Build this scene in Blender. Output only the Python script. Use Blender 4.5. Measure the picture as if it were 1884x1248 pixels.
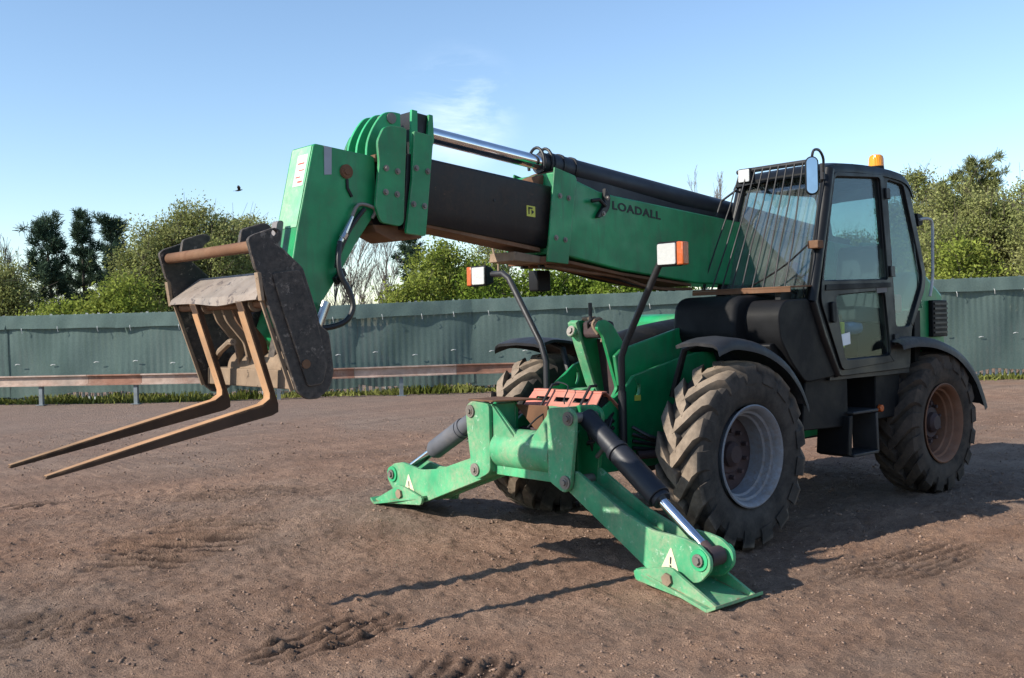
import bpy, bmesh, math, random
import numpy as np
from mathutils import Vector, Matrix

for o in list(bpy.data.objects):
    bpy.data.objects.remove(o)
scene = bpy.context.scene
COL = scene.collection

# ------------------------------------------------------------------ camera
cam = bpy.data.cameras.new('camera')
camo = bpy.data.objects.new('camera', cam)
COL.objects.link(camo)
cam.sensor_width = 36.0
cam.lens = 36.0 * 1897.43 / 1884.0
cam.clip_start = 0.05
cam.clip_end = 3000
CR = Vector((-0.75069326, 0.66024964, -0.02302256))
CU = Vector((-0.028672, 0.00225546, 0.99958633))
CF = Vector((-0.66002844, -0.75104283, -0.01723752))
CP = Vector((5.88658, 5.29942, 1.56745))
camo.matrix_world = Matrix(((CR.x, CU.x, -CF.x, CP.x), (CR.y, CU.y, -CF.y, CP.y), (CR.z, CU.z, -CF.z, CP.z), (0, 0, 0, 1)))
scene.camera = camo

# ------------------------------------------------------------------ light
SUN = Vector((1.7, -0.50, 1.0)).normalized()
SUN_EL = math.asin(SUN.z)
scene.view_settings.view_transform = 'Standard'
scene.view_settings.look = 'None'
scene.view_settings.gamma = 1.0
scene.view_settings.exposure = 0.5
scene.cycles.transparent_max_bounces = 32
world = bpy.data.worlds.new('World')
scene.world = world
world.use_nodes = True
wn = world.node_tree.nodes
wl = world.node_tree.links
wn.clear()
w_out = wn.new('ShaderNodeOutputWorld')
w_bg = wn.new('ShaderNodeBackground')
w_sky = wn.new('ShaderNodeTexSky')
w_sky.sky_type = 'NISHITA'
w_sky.sun_disc = False
w_sky.sun_elevation = SUN_EL
w_sky.sun_rotation = math.atan2(SUN.x, SUN.y)
w_sky.altitude = 100
w_sky.air_density = 1.0
w_sky.dust_density = 0.12
w_sky.ozone_density = 2.6
w_bg.inputs['Strength'].default_value = 0.148
# thin wisps of high cloud
w_tc = wn.new('ShaderNodeTexCoord')
w_map = wn.new('ShaderNodeMapping')
w_map.inputs['Scale'].default_value = (5.0, 5.0, 13.0)
w_map.inputs['Rotation'].default_value = (0.1, 0.12, 0.0)
w_no = wn.new('ShaderNodeTexNoise')
w_no.inputs['Scale'].default_value = 1.25
w_no.inputs['Detail'].default_value = 9
w_no.inputs['Roughness'].default_value = 0.62
w_no.inputs['Distortion'].default_value = 0.5
w_rp = wn.new('ShaderNodeValToRGB')
w_rp.color_ramp.elements[0].position = 0.42
w_rp.color_ramp.elements[1].position = 0.70
w_no2 = wn.new('ShaderNodeTexNoise')
w_no2.inputs['Scale'].default_value = 3.3
w_no2.inputs['Detail'].default_value = 1
w_rp2 = wn.new('ShaderNodeValToRGB')
w_rp2.color_ramp.elements[0].position = 0.52
w_rp2.color_ramp.elements[1].position = 0.68
w_mul = wn.new('ShaderNodeMath'); w_mul.operation = 'MULTIPLY'
w_mix = wn.new('ShaderNodeMix'); w_mix.data_type = 'RGBA'
w_mix.inputs['B'].default_value = (8.6, 9.2, 9.8, 1)
wl.new(w_tc.outputs['Generated'], w_map.inputs['Vector'])
wl.new(w_map.outputs['Vector'], w_no.inputs['Vector'])
wl.new(w_tc.outputs['Generated'], w_no2.inputs['Vector'])
wl.new(w_no.outputs['Fac'], w_rp.inputs['Fac'])
wl.new(w_no2.outputs['Fac'], w_rp2.inputs['Fac'])
# one denser tuft low over the boom, a few degrees wide
w_dst = wn.new('ShaderNodeVectorMath'); w_dst.operation = 'DISTANCE'
w_dst.inputs[1].default_value = (-0.612, -0.764, 0.200)
w_mr = wn.new('ShaderNodeMapRange'); w_mr.interpolation_type = 'SMOOTHSTEP'
w_mr.inputs['From Min'].default_value = 0.0
w_mr.inputs['From Max'].default_value = 0.072
w_mr.inputs['To Min'].default_value = 1.0
w_mr.inputs['To Max'].default_value = 0.0
wl.new(w_tc.outputs['Generated'], w_dst.inputs[0])
wl.new(w_dst.outputs['Value'], w_mr.inputs['Value'])
w_k = wn.new('ShaderNodeMath'); w_k.operation = 'MULTIPLY_ADD'
w_k.inputs[1].default_value = 0.22
wl.new(w_rp2.outputs['Color'], w_k.inputs[0])
wl.new(w_mr.outputs['Result'], w_k.inputs[2])
wl.new(w_rp.outputs['Color'], w_mul.inputs[0])
wl.new(w_k.outputs['Value'], w_mul.inputs[1])
w_cl = wn.new('ShaderNodeMath'); w_cl.operation = 'MULTIPLY'; w_cl.use_clamp = True
w_cl.inputs[1].default_value = 0.62
wl.new(w_mul.outputs['Value'], w_cl.inputs[0])
wl.new(w_cl.outputs['Value'], w_mix.inputs['Factor'])
wl.new(w_sky.outputs['Color'], w_mix.inputs['A'])
wl.new(w_mix.outputs['Result'], w_bg.inputs['Color'])
wl.new(w_bg.outputs['Background'], w_out.inputs['Surface'])

sun = bpy.data.lights.new('sun', 'SUN')
sun.energy = 5.0
sun.angle = math.radians(0.55)
sun.color = (1.0, 0.93, 0.82)
suno = bpy.data.objects.new('sun', sun)
COL.objects.link(suno)
suno.rotation_euler = SUN.to_track_quat('Z', 'Y').to_euler()

# ------------------------------------------------------------------ materials
MAT = {}
def new_mat(name):
    m = bpy.data.materials.new(name)
    m.use_nodes = True
    MAT[name] = m
    n = m.node_tree.nodes
    return m, n, m.node_tree.links, n['Principled BSDF']

def noise(n, l, vec, scale, detail=6, rough=0.6, dist=0.0):
    t = n.new('ShaderNodeTexNoise')
    t.inputs['Scale'].default_value = scale
    t.inputs['Detail'].default_value = detail
    t.inputs['Roughness'].default_value = rough
    t.inputs['Distortion'].default_value = dist
    l.new(vec, t.inputs['Vector'])
    return t.outputs['Fac']

def ramp(n, l, fac, p0, p1, c0=(0, 0, 0, 1), c1=(1, 1, 1, 1)):
    r = n.new('ShaderNodeValToRGB')
    e = r.color_ramp.elements
    e[0].position = p0; e[1].position = p1
    e[0].color = c0; e[1].color = c1
    l.new(fac, r.inputs['Fac'])
    return r.outputs['Color']

def mixc(n, l, fac, a, b, mode='MIX'):
    m = n.new('ShaderNodeMix'); m.data_type = 'RGBA'; m.blend_type = mode
    if isinstance(fac, (int, float)): m.inputs['Factor'].default_value = fac
    else: l.new(fac, m.inputs['Factor'])
    for k, v in (('A', a), ('B', b)):
        if isinstance(v, tuple): m.inputs[k].default_value = v if len(v) == 4 else v + (1,)
        else: l.new(v, m.inputs[k])
    return m.outputs['Result']

def bump(n, l, h, bs, strength=0.3, dist=0.01):
    b = n.new('ShaderNodeBump')
    b.inputs['Strength'].default_value = strength
    b.inputs['Distance'].default_value = dist
    l.new(h, b.inputs['Height'])
    l.new(b.outputs['Normal'], bs.inputs['Normal'])
    return b

def coat(name, base, dirt=(0.20, 0.15, 0.10), amt=0.5, worn=None, wornamt=0.0, rough=0.45, metal=0.0, scale=2.6, bump_s=0.12, spec=0.4, edge=None, streak=0.0):
    """paint / rubber / steel with patchy dirt and small worn chips"""
    m, n, l, b = new_mat(name)
    tc = n.new('ShaderNodeTexCoord').outputs['Object']
    big = noise(n, l, tc, scale, 9, 0.66, 0.4)
    fine = noise(n, l, tc, 34, 5, 0.7)
    lo = 0.78 - 0.42 * amt
    f1 = ramp(n, l, big, lo - 0.06, lo + 0.22)
    var = ramp(n, l, noise(n, l, tc, 7, 4, 0.5), 0.3, 0.7, (0.78, 0.78, 0.78, 1), (1.15, 1.15, 1.15, 1))
    c = mixc(n, l, 1.0, base, var, 'MULTIPLY')
    c = mixc(n, l, 1.0, c, ramp(n, l, noise(n, l, tc, 1.3, 3, 0.5, 0.6), 0.3, 0.7, (0.72, 0.74, 0.74, 1), (1.22, 1.18, 1.16, 1)), 'MULTIPLY')
    if worn:
        chips = ramp(n, l, noise(n, l, tc, 15, 10, 0.78, 0.3), 0.72 - 0.25 * wornamt, 0.75 - 0.25 * wornamt)
        c = mixc(n, l, chips, c, worn)
    if streak:
        mp = n.new('ShaderNodeMapping'); mp.inputs['Scale'].default_value = (9, 9, 1.1); l.new(tc, mp.inputs['Vector'])
        sk_ = ramp(n, l, noise(n, l, mp.outputs[0], 1.6, 8, 0.7, 0.2), 0.50, 0.78, (0, 0, 0, 1), (streak,) * 3 + (1,))
        c = mixc(n, l, sk_, c, tuple(v * 0.30 + 0.012 for v in dirt))
        mp2 = n.new('ShaderNodeMapping'); mp2.inputs['Scale'].default_value = (2.0, 30, 30); mp2.inputs['Rotation'].default_value = (0.3, 0.5, 0.2); l.new(tc, mp2.inputs['Vector'])
        sc_ = ramp(n, l, noise(n, l, mp2.outputs[0], 2.2, 6, 0.75, 0.6), 0.69, 0.72, (0, 0, 0, 1), (0.55,) * 3 + (1,))
        c = mixc(n, l, sc_, c, worn or dirt)
    if edge:
        bv = n.new('ShaderNodeBevel'); bv.samples = 4; bv.inputs['Radius'].default_value = 0.014
        ge = n.new('ShaderNodeNewGeometry')
        dp = n.new('ShaderNodeVectorMath'); dp.operation = 'DOT_PRODUCT'
        l.new(bv.outputs['Normal'], dp.inputs[0]); l.new(ge.outputs['Normal'], dp.inputs[1])
        em = ramp(n, l, dp.outputs['Value'], 0.80, 0.985, (1, 1, 1, 1), (0, 0, 0, 1))
        en = ramp(n, l, noise(n, l, tc, 11, 8, 0.75), 0.44, 0.56)
        c = mixc(n, l, mixc(n, l, 1.0, em, en, 'MULTIPLY'), c, edge)
    fm = mixc(n, l, 1.0, f1, ramp(n, l, fine, 0.25, 0.75), 'MULTIPLY')
    sc = n.new('ShaderNodeMath'); sc.operation = 'MULTIPLY'; sc.use_clamp = True
    sc.inputs[1].default_value = min(1.0, 0.35 + amt)
    l.new(fm, sc.inputs[0])
    c = mixc(n, l, sc.outputs['Value'], c, dirt)
    l.new(c, b.inputs['Base Color'])
    rr = ramp(n, l, big, 0.3, 0.75, (rough * 0.8,) * 3 + (1,), (min(1, rough + 0.3),) * 3 + (1,))
    l.new(rr, b.inputs['Roughness'])
    b.inputs['Metallic'].default_value = metal
    b.inputs['Specular IOR Level'].default_value = spec
    bump(n, l, noise(n, l, tc, 60, 4, 0.6), b, bump_s, 0.004)
    return m

GREEN = (0.006, 0.235, 0.078)
coat('green_paint', GREEN, (0.10, 0.145, 0.085), 0.52, (0.15, 0.38, 0.23), 0.26, 0.36, spec=0.5, edge=(0.20, 0.26, 0.17), streak=0.55)
coat('green_dusty', (0.045, 0.32, 0.145), (0.34, 0.33, 0.22), 0.78, (0.26, 0.46, 0.32), 0.52, 0.6, edge=(0.20, 0.12, 0.07), streak=0.45)
coat('green_lit', (0.16, 0.44, 0.25), (0.46, 0.50, 0.40), 0.7, (0.5, 0.55, 0.48), 0.3, 0.6)
coat('green_edge', (0.03, 0.36, 0.15), (0.25, 0.25, 0.16), 0.4, (0.3, 0.5, 0.36), 0.3, 0.5)
coat('black_paint', (0.010, 0.010, 0.012), (0.08, 0.06, 0.045), 0.3, (0.12, 0.06, 0.035), 0.16, 0.4)
coat('boom_black', (0.008, 0.009, 0.012), (0.085, 0.050, 0.030), 0.55, (0.11, 0.06, 0.033), 0.30, 0.38, scale=2.2, edge=(0.16, 0.09, 0.05), streak=0.35)
coat('black_plastic', (0.010, 0.0105, 0.012), (0.075, 0.066, 0.060), 0.34, None, 0, 0.5, spec=0.15)
coat('guard_plastic', (0.022, 0.023, 0.027), (0.17, 0.15, 0.14), 0.5, None, 0, 0.55)
coat('cab_black', (0.007, 0.008, 0.010), (0.04, 0.036, 0.034), 0.2, None, 0, 0.34, spec=0.25)
coat('rust_steel', (0.15, 0.078, 0.045), (0.30, 0.21, 0.14), 0.55, (0.06, 0.04, 0.035), 0.3, 0.8, spec=0.2)
coat('fork_shade', (0.055, 0.034, 0.024), (0.14, 0.085, 0.05), 0.5, (0.14, 0.075, 0.04), 0.3, 0.7, spec=0.3, edge=(0.30, 0.17, 0.09), scale=4)  # fork body coloured dark to carry the shade on its sides
coat('fork_steel_lit', (0.38, 0.215, 0.110), (0.24, 0.18, 0.13), 0.6, (0.085, 0.05, 0.032), 0.42, 0.75, spec=0.25, edge=(0.34, 0.22, 0.13), scale=4)  # paler rusty steel for the sunlit fork faces
coat('carriage_black', (0.012, 0.011, 0.012), (0.12, 0.098, 0.082), 0.95, (0.20, 0.165, 0.14), 0.56, 0.6, scale=3.0, edge=(0.30, 0.22, 0.16), streak=0.3)
coat('carriage_tan', (0.25, 0.185, 0.13), (0.12, 0.08, 0.055), 0.65, (0.06, 0.045, 0.035), 0.45, 0.85, spec=0.2)
coat('cover_steel', (0.24, 0.205, 0.175), (0.16, 0.10, 0.07), 0.55, (0.07, 0.06, 0.06), 0.62, 0.6, streak=0.5)
coat('salmon_paint', (0.50, 0.17, 0.125), (0.38, 0.24, 0.18), 0.65, (0.30, 0.12, 0.08), 0.2, 0.6)
coat('tyre_side', (0.026, 0.025, 0.025), (0.13, 0.105, 0.085), 0.50, None, 0, 0.8, spec=0.2, scale=4)
coat('rim_white', (0.21, 0.235, 0.28), (0.16, 0.125, 0.10), 0.85, (0.09, 0.07, 0.06), 0.35, 0.5)
coat('rim_rust', (0.17, 0.078, 0.045), (0.20, 0.15, 0.12), 0.5, (0.08, 0.05, 0.05), 0.3, 0.75)
coat('hub_dark', (0.05, 0.032, 0.035), (0.16, 0.10, 0.075), 0.5, None, 0, 0.7)
coat('ram_black', (0.016, 0.018, 0.026), (0.13, 0.12, 0.12), 0.35, None, 0, 0.42)
coat('ram_grey', (0.085, 0.09, 0.105), (0.24, 0.21, 0.19), 0.5, (0.05, 0.05, 0.05), 0.2, 0.55)
coat('bolt_steel', (0.22, 0.20, 0.18), (0.20, 0.12, 0.07), 0.5, None, 0, 0.5, metal=0.5)
coat('stalk_black', (0.022, 0.022, 0.025), (0.11, 0.10, 0.09), 0.4, None, 0, 0.4)
coat('rail_rust', (0.26, 0.14, 0.10), (0.46, 0.37, 0.31), 0.55, (0.16, 0.07, 0.045), 0.25, 0.8, spec=0.2, scale=1.6)
coat('rail_white', (0.42, 0.33, 0.28), (0.25, 0.125, 0.085), 0.75, (0.28, 0.15, 0.1), 0.25, 0.75, spec=0.2, scale=1.6)
coat('post_grey', (0.16, 0.19, 0.21), (0.25, 0.2, 0.16), 0.3, None, 0, 0.6)
coat('galvanised', (0.42, 0.45, 0.47), (0.25, 0.2, 0.16), 0.3, None, 0, 0.55, metal=0.3)
coat('seat_fabric', (0.07, 0.08, 0.085), (0.18, 0.18, 0.17), 0.3, None, 0, 0.9)
coat('grey_plate', (0.16, 0.15, 0.15), (0.25, 0.2, 0.17), 0.5, None, 0, 0.6)

def plain(name, col, rough=0.5, metal=0.0, emit=None, es=0.0, spec=0.5):
    m, n, l, b = new_mat(name)
    tc = n.new('ShaderNodeTexCoord').outputs['Object']
    v = ramp(n, l, noise(n, l, tc, 12, 5, 0.6), 0.25, 0.8, (0.86, 0.86, 0.86, 1), (1.08, 1.08, 1.08, 1))
    l.new(mixc(n, l, 1.0, col, v, 'MULTIPLY'), b.inputs['Base Color'])
    b.inputs['Roughness'].default_value = rough
    b.inputs['Metallic'].default_value = metal
    b.inputs['Specular IOR Level'].default_value = spec
    return m
plain('chrome', (0.72, 0.73, 0.76), 0.09, 1.0)
plain('chrome_dull', (0.5, 0.5, 0.5), 0.25, 1.0)
plain('paper_white', (0.75, 0.78, 0.80), 0.8)
plain('sticker_white', (0.50, 0.60, 0.52), 0.6)
plain('sticker_yellow', (0.55, 0.55, 0.08), 0.6)
plain('print_black', (0.012, 0.013, 0.014), 0.6)
plain('tape_grey', (0.30, 0.31, 0.36), 0.35)
plain('red_plastic', (0.55, 0.06, 0.035), 0.5)
plain('blue_plastic', (0.06, 0.13, 0.30), 0.6)
plain('rubber_hose', (0.012, 0.012, 0.013), 0.45)
plain('mirror_glass', (0.46, 0.52, 0.58), 0.03, 1.0)
plain('crow_feather', (0.014, 0.013, 0.014), 0.6)
plain('tie_white', (0.50, 0.51, 0.50), 0.6)
plain('label_cream', (0.62, 0.60, 0.42), 0.7)

def glassy(name, tint, ior=1.5, dirt=0.06, gloss=1.0):
    m, n, l, b = new_mat(name)
    n.remove(b)
    out = n['Material Output']
    tr = n.new('ShaderNodeBsdfTransparent'); tr.inputs['Color'].default_value = tint + (1,)
    gl = n.new('ShaderNodeBsdfGlossy'); gl.inputs['Roughness'].default_value = 0.02; gl.inputs['Color'].default_value = (0.85, 0.95, 1.0, 1)
    df = n.new('ShaderNodeBsdfDiffuse'); df.inputs['Color'].default_value = (0.42, 0.44, 0.42, 1)
    lw = n.new('ShaderNodeLayerWeight'); lw.inputs['Blend'].default_value = 0.5
    p5 = n.new('ShaderNodeMath'); p5.operation = 'POWER'; p5.inputs[1].default_value = 4.5
    l.new(lw.outputs['Facing'], p5.inputs[0])
    f0 = 0.6 * ((ior - 1) / (ior + 1)) ** 2
    fr = n.new('ShaderNodeMath'); fr.operation = 'MULTIPLY_ADD'; fr.inputs[1].default_value = (0.7 - f0) * gloss; fr.inputs[2].default_value = f0 * gloss
    l.new(p5.outputs[0], fr.inputs[0])
    tc = n.new('ShaderNodeTexCoord').outputs['Object']
    d = ramp(n, l, noise(n, l, tc, 5, 8, 0.7, 0.5), 0.3, 0.85, (dirt * 0.35,) * 3 + (1,), (dirt * 1.9,) * 3 + (1,))
    m1 = n.new('ShaderNodeMixShader'); m2 = n.new('ShaderNodeMixShader')
    l.new(d, m1.inputs['Fac']); l.new(tr.outputs[0], m1.inputs[1]); l.new(df.outputs[0], m1.inputs[2])
    l.new(fr.outputs[0], m2.inputs['Fac']); l.new(m1.outputs[0], m2.inputs[1]); l.new(gl.outputs[0], m2.inputs[2])
    l.new(m2.outputs[0], out.inputs['Surface'])
    return m
glassy('cab_glass', (0.62, 0.72, 0.72), ior=1.6, dirt=0.05)
glassy('screen_glass', (0.70, 0.79, 0.79), ior=2.1, dirt=0.09)
glassy('lower_glass', (0.80, 0.88, 0.86), ior=1.5, dirt=0.012, gloss=0.35)

def lens(name, col, rough=0.25, em=0.0):
    m, n, l, b = new_mat(name)
    tc = n.new('ShaderNodeTexCoord').outputs['Object']
    w = n.new('ShaderNodeTexWave'); w.inputs['Scale'].default_value = 30; w.inputs['Distortion'].default_value = 2
    l.new(tc, w.inputs['Vector'])
    b.inputs['Base Color'].default_value = col + (1,)
    b.inputs['Roughness'].default_value = rough
    b.inputs['Transmission Weight'].default_value = 0.25
    bump(n, l, w.outputs['Fac'], b, 0.5, 0.004)
    return m
lens('lens_clear', (0.58, 0.59, 0.58))
lens('lens_orange', (0.62, 0.13, 0.03))
lens('lens_amber', (0.95, 0.36, 0.015), 0.15)

# tyre: dusty tread, dark side wall
m, n, l, b = new_mat('tyre_tread')
tc = n.new('ShaderNodeTexCoord').outputs['Object']
sep = n.new('ShaderNodeSeparateXYZ'); l.new(tc, sep.inputs[0])
cmb = n.new('ShaderNodeCombineXYZ'); l.new(sep.outputs['X'], cmb.inputs['X']); l.new(sep.outputs['Z'], cmb.inputs['Z'])
ln = n.new('ShaderNodeVectorMath'); ln.operation = 'LENGTH'; l.new(cmb.outputs[0], ln.inputs[0])
nz = noise(n, l, tc, 6, 9, 0.7, 0.3)
ad = n.new('ShaderNodeMath'); ad.operation = 'MULTIPLY_ADD'; ad.inputs[1].default_value = 0.10
l.new(nz, ad.inputs[0]); l.new(ln.outputs['Value'], ad.inputs[2])
tf = ramp(n, l, ad.outputs[0], 0.600, 0.665)
wear = ramp(n, l, noise(n, l, tc, 14, 8, 0.7), 0.25, 0.8, (0.155, 0.118, 0.088, 1), (0.345, 0.272, 0.205, 1))
side = ramp(n, l, noise(n, l, tc, 7, 9, 0.7), 0.3, 0.85, (0.020, 0.019, 0.019, 1), (0.095, 0.082, 0.072, 1))
l.new(mixc(n, l, tf, side, wear), b.inputs['Base Color'])
b.inputs['Roughness'].default_value = 0.85
b.inputs['Specular IOR Level'].default_value = 0.2
bump(n, l, noise(n, l, tc, 45, 6, 0.7), b, 0.35, 0.006)
# rear tyres: one darker tone over tread and side wall
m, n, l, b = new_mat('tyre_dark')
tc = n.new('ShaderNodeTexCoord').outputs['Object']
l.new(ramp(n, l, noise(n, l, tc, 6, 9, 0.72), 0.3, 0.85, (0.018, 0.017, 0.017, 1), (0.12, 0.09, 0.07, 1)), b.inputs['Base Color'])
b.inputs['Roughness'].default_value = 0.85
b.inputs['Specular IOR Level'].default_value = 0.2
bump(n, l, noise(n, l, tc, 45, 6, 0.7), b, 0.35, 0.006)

# ground
m, n, l, b = new_mat('earth')
tc = n.new('ShaderNodeTexCoord').outputs['Object']
big = noise(n, l, tc, 0.32, 6, 0.6, 0.6)
mid = noise(n, l, tc, 2.6, 9, 0.72, 0.3)
fin = noise(n, l, tc, 26, 8, 0.75)
spk = noise(n, l, tc, 95, 3, 0.6)
c1 = ramp(n, l, mid, 0.28, 0.75, (0.262, 0.158, 0.108, 1), (0.465, 0.302, 0.212, 1))
c2 = ramp(n, l, mid, 0.3, 0.75, (0.240, 0.168, 0.126, 1), (0.430, 0.314, 0.240, 1))
c = mixc(n, l, ramp(n, l, big, 0.40, 0.62), c1, c2)
c = mixc(n, l, 0.75, c, ramp(n, l, fin, 0.22, 0.82, (0.48, 0.48, 0.48, 1), (1.42, 1.42, 1.42, 1)), 'MULTIPLY')
c = mixc(n, l, 0.5, c, ramp(n, l, noise(n, l, tc, 170, 3, 0.6), 0.3, 0.75, (0.55, 0.55, 0.55, 1), (1.4, 1.4, 1.4, 1)), 'MULTIPLY')
c = mixc(n, l, ramp(n, l, spk, 0.71, 0.75), c, (0.27, 0.21, 0.17, 1))
c = mixc(n, l, ramp(n, l, noise(n, l, tc, 70, 3, 0.6), 0.69, 0.74), c, (0.06, 0.042, 0.035, 1))
# long compacted wheel tracks
mp = n.new('ShaderNodeMapping'); mp.inputs['Rotation'].default_value = (0, 0, 0.35); mp.inputs['Scale'].default_value = (0.16, 1.5, 1); l.new(tc, mp.inputs['Vector'])
c = mixc(n, l, 0.8, c, ramp(n, l, noise(n, l, mp.outputs[0], 1.0, 7, 0.65, 0.5), 0.32, 0.68, (0.74, 0.72, 0.72, 1), (1.18, 1.16, 1.14, 1)), 'MULTIPLY')
# greyer stony belt towards the fence
sep = n.new('ShaderNodeSeparateXYZ'); l.new(tc, sep.inputs[0])
fy = n.new('ShaderNodeMapRange'); fy.inputs['From Min'].default_value = -3; fy.inputs['From Max'].default_value = -13
l.new(sep.outputs['Y'], fy.inputs['Value'])
c = mixc(n, l, fy.outputs['Result'], c, mixc(n, l, 0.6, c, (0.26, 0.20, 0.17, 1)))
# damp churned soil and painted groove shade, stored per vertex in the tread marks
at = n.new('ShaderNodeAttribute'); at.attribute_name = 'damp_shade'
c = mixc(n, l, at.outputs['Fac'], c, (0.060, 0.038, 0.029, 1))
l.new(c, b.inputs['Base Color'])
b.inputs['Roughness'].default_value = 0.95
b.inputs['Specular IOR Level'].default_value = 0.1
hs = n.new('ShaderNodeMath'); hs.operation = 'MULTIPLY_ADD'; hs.inputs[1].default_value = 0.45
l.new(spk, hs.inputs[0]); l.new(fin, hs.inputs[2])
bump(n, l, hs.outputs[0], b, 1.0, 0.05)

m, n, l, b = new_mat('gravel_stone')
oi = n.new('ShaderNodeTexCoord').outputs['Object']
gi = n.new('ShaderNodeNewGeometry')
l.new(ramp(n, l, gi.outputs['Random Per Island'], 0.0, 1.0, (0.12, 0.074, 0.052, 1), (0.30, 0.198, 0.142, 1)), b.inputs['Base Color'])
b.inputs['Roughness'].default_value = 0.9

def leafy(name, c0, c1, trans=0.35):
    m, n, l, b = new_mat(name)
    tc = n.new('ShaderNodeTexCoord').outputs['Object']
    geo = n.new('ShaderNodeNewGeometry')
    f = ramp(n, l, noise(n, l, tc, 1.1, 3, 0.5), 0.3, 0.7, c0 + (1,), c1 + (1,))
    rv = ramp(n, l, geo.outputs['Random Per Island'], 0.0, 1.0, (0.65, 0.65, 0.65, 1), (1.3, 1.3, 1.3, 1))
    c = mixc(n, l, 1.0, f, rv, 'MULTIPLY')
    n.remove(b)
    d = n.new('ShaderNodeBsdfDiffuse'); t = n.new('ShaderNodeBsdfTranslucent'); mx = n.new('ShaderNodeMixShader')
    mx.inputs['Fac'].default_value = trans
    l.new(c, d.inputs['Color']); l.new(c, t.inputs['Color'])
    l.new(d.outputs[0], mx.inputs[1]); l.new(t.outputs[0], mx.inputs[2])
    l.new(mx.outputs[0], n['Material Output'].inputs['Surface'])
leafy('leaf_bud', (0.190, 0.220, 0.068), (0.335, 0.340, 0.140))
leafy('leaf_green', (0.165, 0.215, 0.036), (0.290, 0.325, 0.075))
leafy('leaf_bush', (0.105, 0.170, 0.026), (0.230, 0.300, 0.050))
leafy('needle', (0.034, 0.062, 0.042), (0.080, 0.115, 0.070), 0.15)
leafy('needle_olive', (0.120, 0.140, 0.050), (0.210, 0.220, 0.085), 0.2)
leafy('grass', (0.100, 0.120, 0.025), (0.26, 0.27, 0.085))
plain('bark', (0.085, 0.068, 0.054), 0.95)
plain('bark_grey', (0.17, 0.15, 0.13), 0.95)

# shade netting
m, n, l, b = new_mat('netting')
n.remove(b)
tc = n.new('ShaderNodeTexCoord').outputs['Object']
mp = n.new('ShaderNodeMapping'); mp.inputs['Scale'].default_value = (1, 1, 0.22); l.new(tc, mp.inputs['Vector'])
c = ramp(n, l, noise(n, l, mp.outputs[0], 2.2, 6, 0.6), 0.3, 0.72, (0.108, 0.158, 0.146, 1), (0.152, 0.208, 0.192, 1))
c = mixc(n, l, 0.6, c, ramp(n, l, noise(n, l, tc, 30, 3, 0.6), 0.3, 0.7, (0.8, 0.8, 0.8, 1), (1.15, 1.15, 1.15, 1)), 'MULTIPLY')
d = n.new('ShaderNodeBsdfDiffuse'); t = n.new('ShaderNodeBsdfTranslucent'); tp = n.new('ShaderNodeBsdfTransparent')
l.new(c, d.inputs['Color']); l.new(c, t.inputs['Color'])
m1 = n.new('ShaderNodeMixShader'); m1.inputs['Fac'].default_value = 0.3
m2 = n.new('ShaderNodeMixShader'); m2.inputs['Fac'].default_value = 0.05
l.new(d.outputs[0], m1.inputs[1]); l.new(t.outputs[0], m1.inputs[2])
l.new(m1.outputs[0], m2.inputs[1]); l.new(tp.outputs[0], m2.inputs[2])
l.new(m2.outputs[0], n['Material Output'].inputs['Surface'])

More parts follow.
